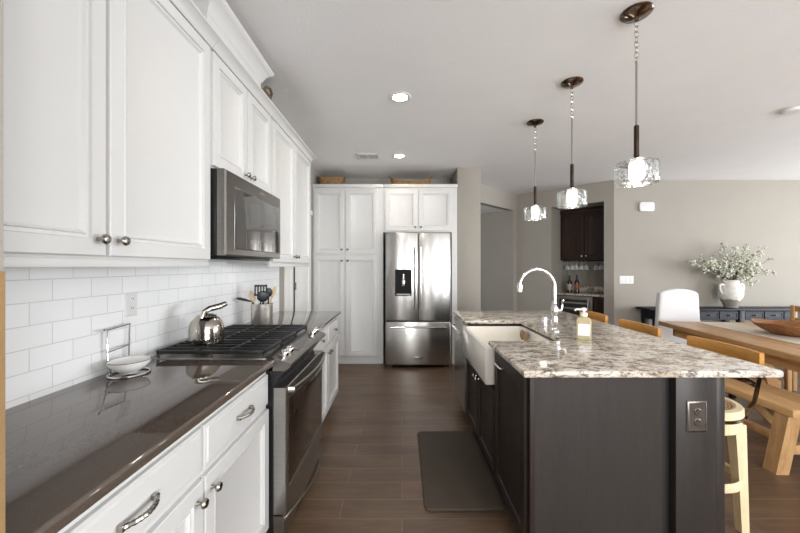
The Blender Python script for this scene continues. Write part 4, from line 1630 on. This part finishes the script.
# wooden chair at the right edge, other side of the table
t = thing('dining_chair', 'oak slat-back dining chair at the right edge beyond the table', 'chair')
MB().box(-0.22, 0.22, -0.21, 0.21, 0.43, 0.465, 0.008).build('seat', 'table_wood', t)
for x in (-0.195, 0.195):
    for y in (-0.185, 0.185):
        b = MB().box(x - 0.02, x + 0.02, y - 0.02, y + 0.02, 0, 0.43, 0.003)
        b.build('leg', 'leg_wood', t)
for y in (-0.185, 0.185):
    b = MB()
    b.box(0.18, 0.215, y - 0.022, y + 0.022, 0.43, 0.935, 0.004)
    b.build('back_post', 'leg_wood', t)
for z in (0.60, 0.74, 0.87):
    MB().box(0.188, 0.207, -0.17, 0.17, z, z + 0.06, 0.003).build('back_slat', 'table_wood', t)
place(t, (4.08, 3.62, 0), R(-6))

# console
t = thing('console_table', 'dark navy console table with drawers against the greige wall', 'console', (5.08, 5.31, 0))
MB().box(3.71, 6.45, 5.14, 5.48, 0.700, 0.726, 0.005).build('top', 'navy', t)
MB().box(3.80, 6.38, 5.19, 5.465, 0.555, 0.700).build('apron', 'navy', t)
for x in (3.79, 5.055, 6.32):
    for y in (5.165, 5.40):
        MB().box(x, x + 0.08, y, y + 0.065, 0, 0.700, 0.004).build('leg', 'navy', t)
MB().box(3.80, 6.39, 5.18, 5.46, 0.14, 0.165, 0.003).build('shelf', 'navy', t)
for x0, x1 in ((3.875, 5.05), (5.14, 6.315)):
    w = (x1 - x0) / 4
    for i in range(4):
        f = FF(x0 + i * w + 0.006, 5.19, 0.568)
        d = MB(f).rings(w - 0.012, 0.118, [(0, 0), (0, 0.014), (0.004, 0.018), (0.02, 0.018), (0.024, 0.013)]).build('drawer', 'navy', t)
        knob(f, w / 2 - 0.006, 0.059, 0.013, d, 'black', 0.9)

# urn and blossom branches
vx, vy, vz = 5.06, 5.31, 0.726
b = MB(Matrix.Diagonal((0.85, 0.85, 1.15, 1))).lathe([(0.085, 0), (0.095, 0.004), (0.105, 0.03), (0.145, 0.10), (0.172, 0.17), (0.176, 0.21), (0.165, 0.26), (0.138, 0.305), (0.118, 0.325), (0.116, 0.345), (0.130, 0.368), (0.132, 0.374), (0.122, 0.374), (0.106, 0.345), (0.108, 0.325), (0.13, 0.30), (0.15, 0.2), (0.05, 0.03)], (0, 0), 40)
ur = tag(b.build('urn_vase', 'urn', None, origin=(0, 0, 0)), 'two-handled urn vase, cream glaze over bare grey base, on console', 'vase')
for s in (-1, 1):
    b = MB(Matrix.Diagonal((0.85, 0.85, 1.15, 1)))
    b.tube([(s * 0.135, -0.02, 0.298), (s * 0.178, -0.02, 0.318), (s * 0.215, -0.02, 0.295), (s * 0.213, -0.02, 0.245), (s * 0.185, -0.02, 0.205), (s * 0.168, -0.02, 0.19)], [0.017, 0.017, 0.017, 0.016, 0.016, 0.02], 10)
    b.build('handle', 'glaze', ur)
ur.location = (vx, vy, vz)

rnd = random.Random(11)
tips = [(685, 261), (697, 258), (706, 268), (712, 256), (722, 241), (728, 252), (736, 247), (747, 243), (752, 256), (765, 246), (774, 258), (770, 272), (758, 276), (750, 283), (741, 258), (716, 272), (730, 262), (757, 262), (708, 262), (742, 270), (722, 268)]
for i, (px, py) in enumerate(tips):
    yy = 5.20 + rnd.uniform(-0.16, 0.14)
    tip = Vector(((px - 402) / 345 * yy, yy, EYE - (py - 266.5) / 345 * yy))
    a = 2 * pi * i / len(tips)
    st = Vector((vx + 0.04 * cos(a), vy + 0.04 * sin(a), vz + 0.36))
    nk = Vector((vx, vy, vz + 0.445)) + Vector((tip.x - vx, tip.y - vy, 0)).normalized() * 0.05
    t = thing('blossom_branch', 'leafy branch of cream blossom arranged in the two-handled urn vase', 'branch', tuple(st), 'blossom branches in the urn')
    path = [st, nk]
    for k in range(1, 9):
        u = k / 8
        p = nk.lerp(tip, u)
        p.z += 0.07 * sin(pi * u) * (1 if tip.z < 1.42 else 0.3)
        p += Vector((rnd.uniform(-.008, .008), rnd.uniform(-.008, .008), rnd.uniform(-.008, .008)))
        path.append(p)
    MB().tube(path, [0.005] * 2 + [0.0045 - 0.0004 * k for k in range(8)], 6).build('stem', 'branch', t)
    lv, fl = MB(), MB()
    for k in range(24):
        u = rnd.uniform(0.12, 1.0)
        j = u * 7.999
        a_, fr_ = int(j), j - int(j)
        p = path[1 + a_].lerp(path[2 + a_], fr_)
        sp = 0.055 * (1.15 - 0.8 * u)
        c = p + Vector((rnd.gauss(0, sp), rnd.gauss(0, sp * 0.8), rnd.gauss(0, sp * 0.8)))
        c.y = min(c.y, 5.44)
        if k % 2:
            d = Vector((rnd.gauss(0, 1), rnd.gauss(0, 1), rnd.gauss(0, 1))).normalized()
            e = d.orthogonal().normalized()
            L, w = rnd.uniform(0.03, 0.055), rnd.uniform(0.010, 0.017)
            nn = d.cross(e) * 0.004
            lv.add([c - d * L / 2, c + e * w + nn, c + d * L / 2, c - e * w + nn, c - nn * 0.6], [(0, 1, 4), (1, 2, 4), (2, 3, 4), (3, 0, 4), (0, 3, 2, 1)])
        if k % 3 != 1:
            r0 = rnd.uniform(0.014, 0.026)
            for q in range(4):
                cc = c + Vector((rnd.gauss(0, r0 * 0.8), rnd.gauss(0, r0 * 0.8), rnd.gauss(0, r0 * 0.8)))
                cc.y = min(cc.y, 5.46)
                fl.ball(cc, r0 * 0.75, 6, 4, (1, 1, 0.8))
    lv.build('leaves', 'leaf', t)
    fl.build('blossoms', 'petal', t)
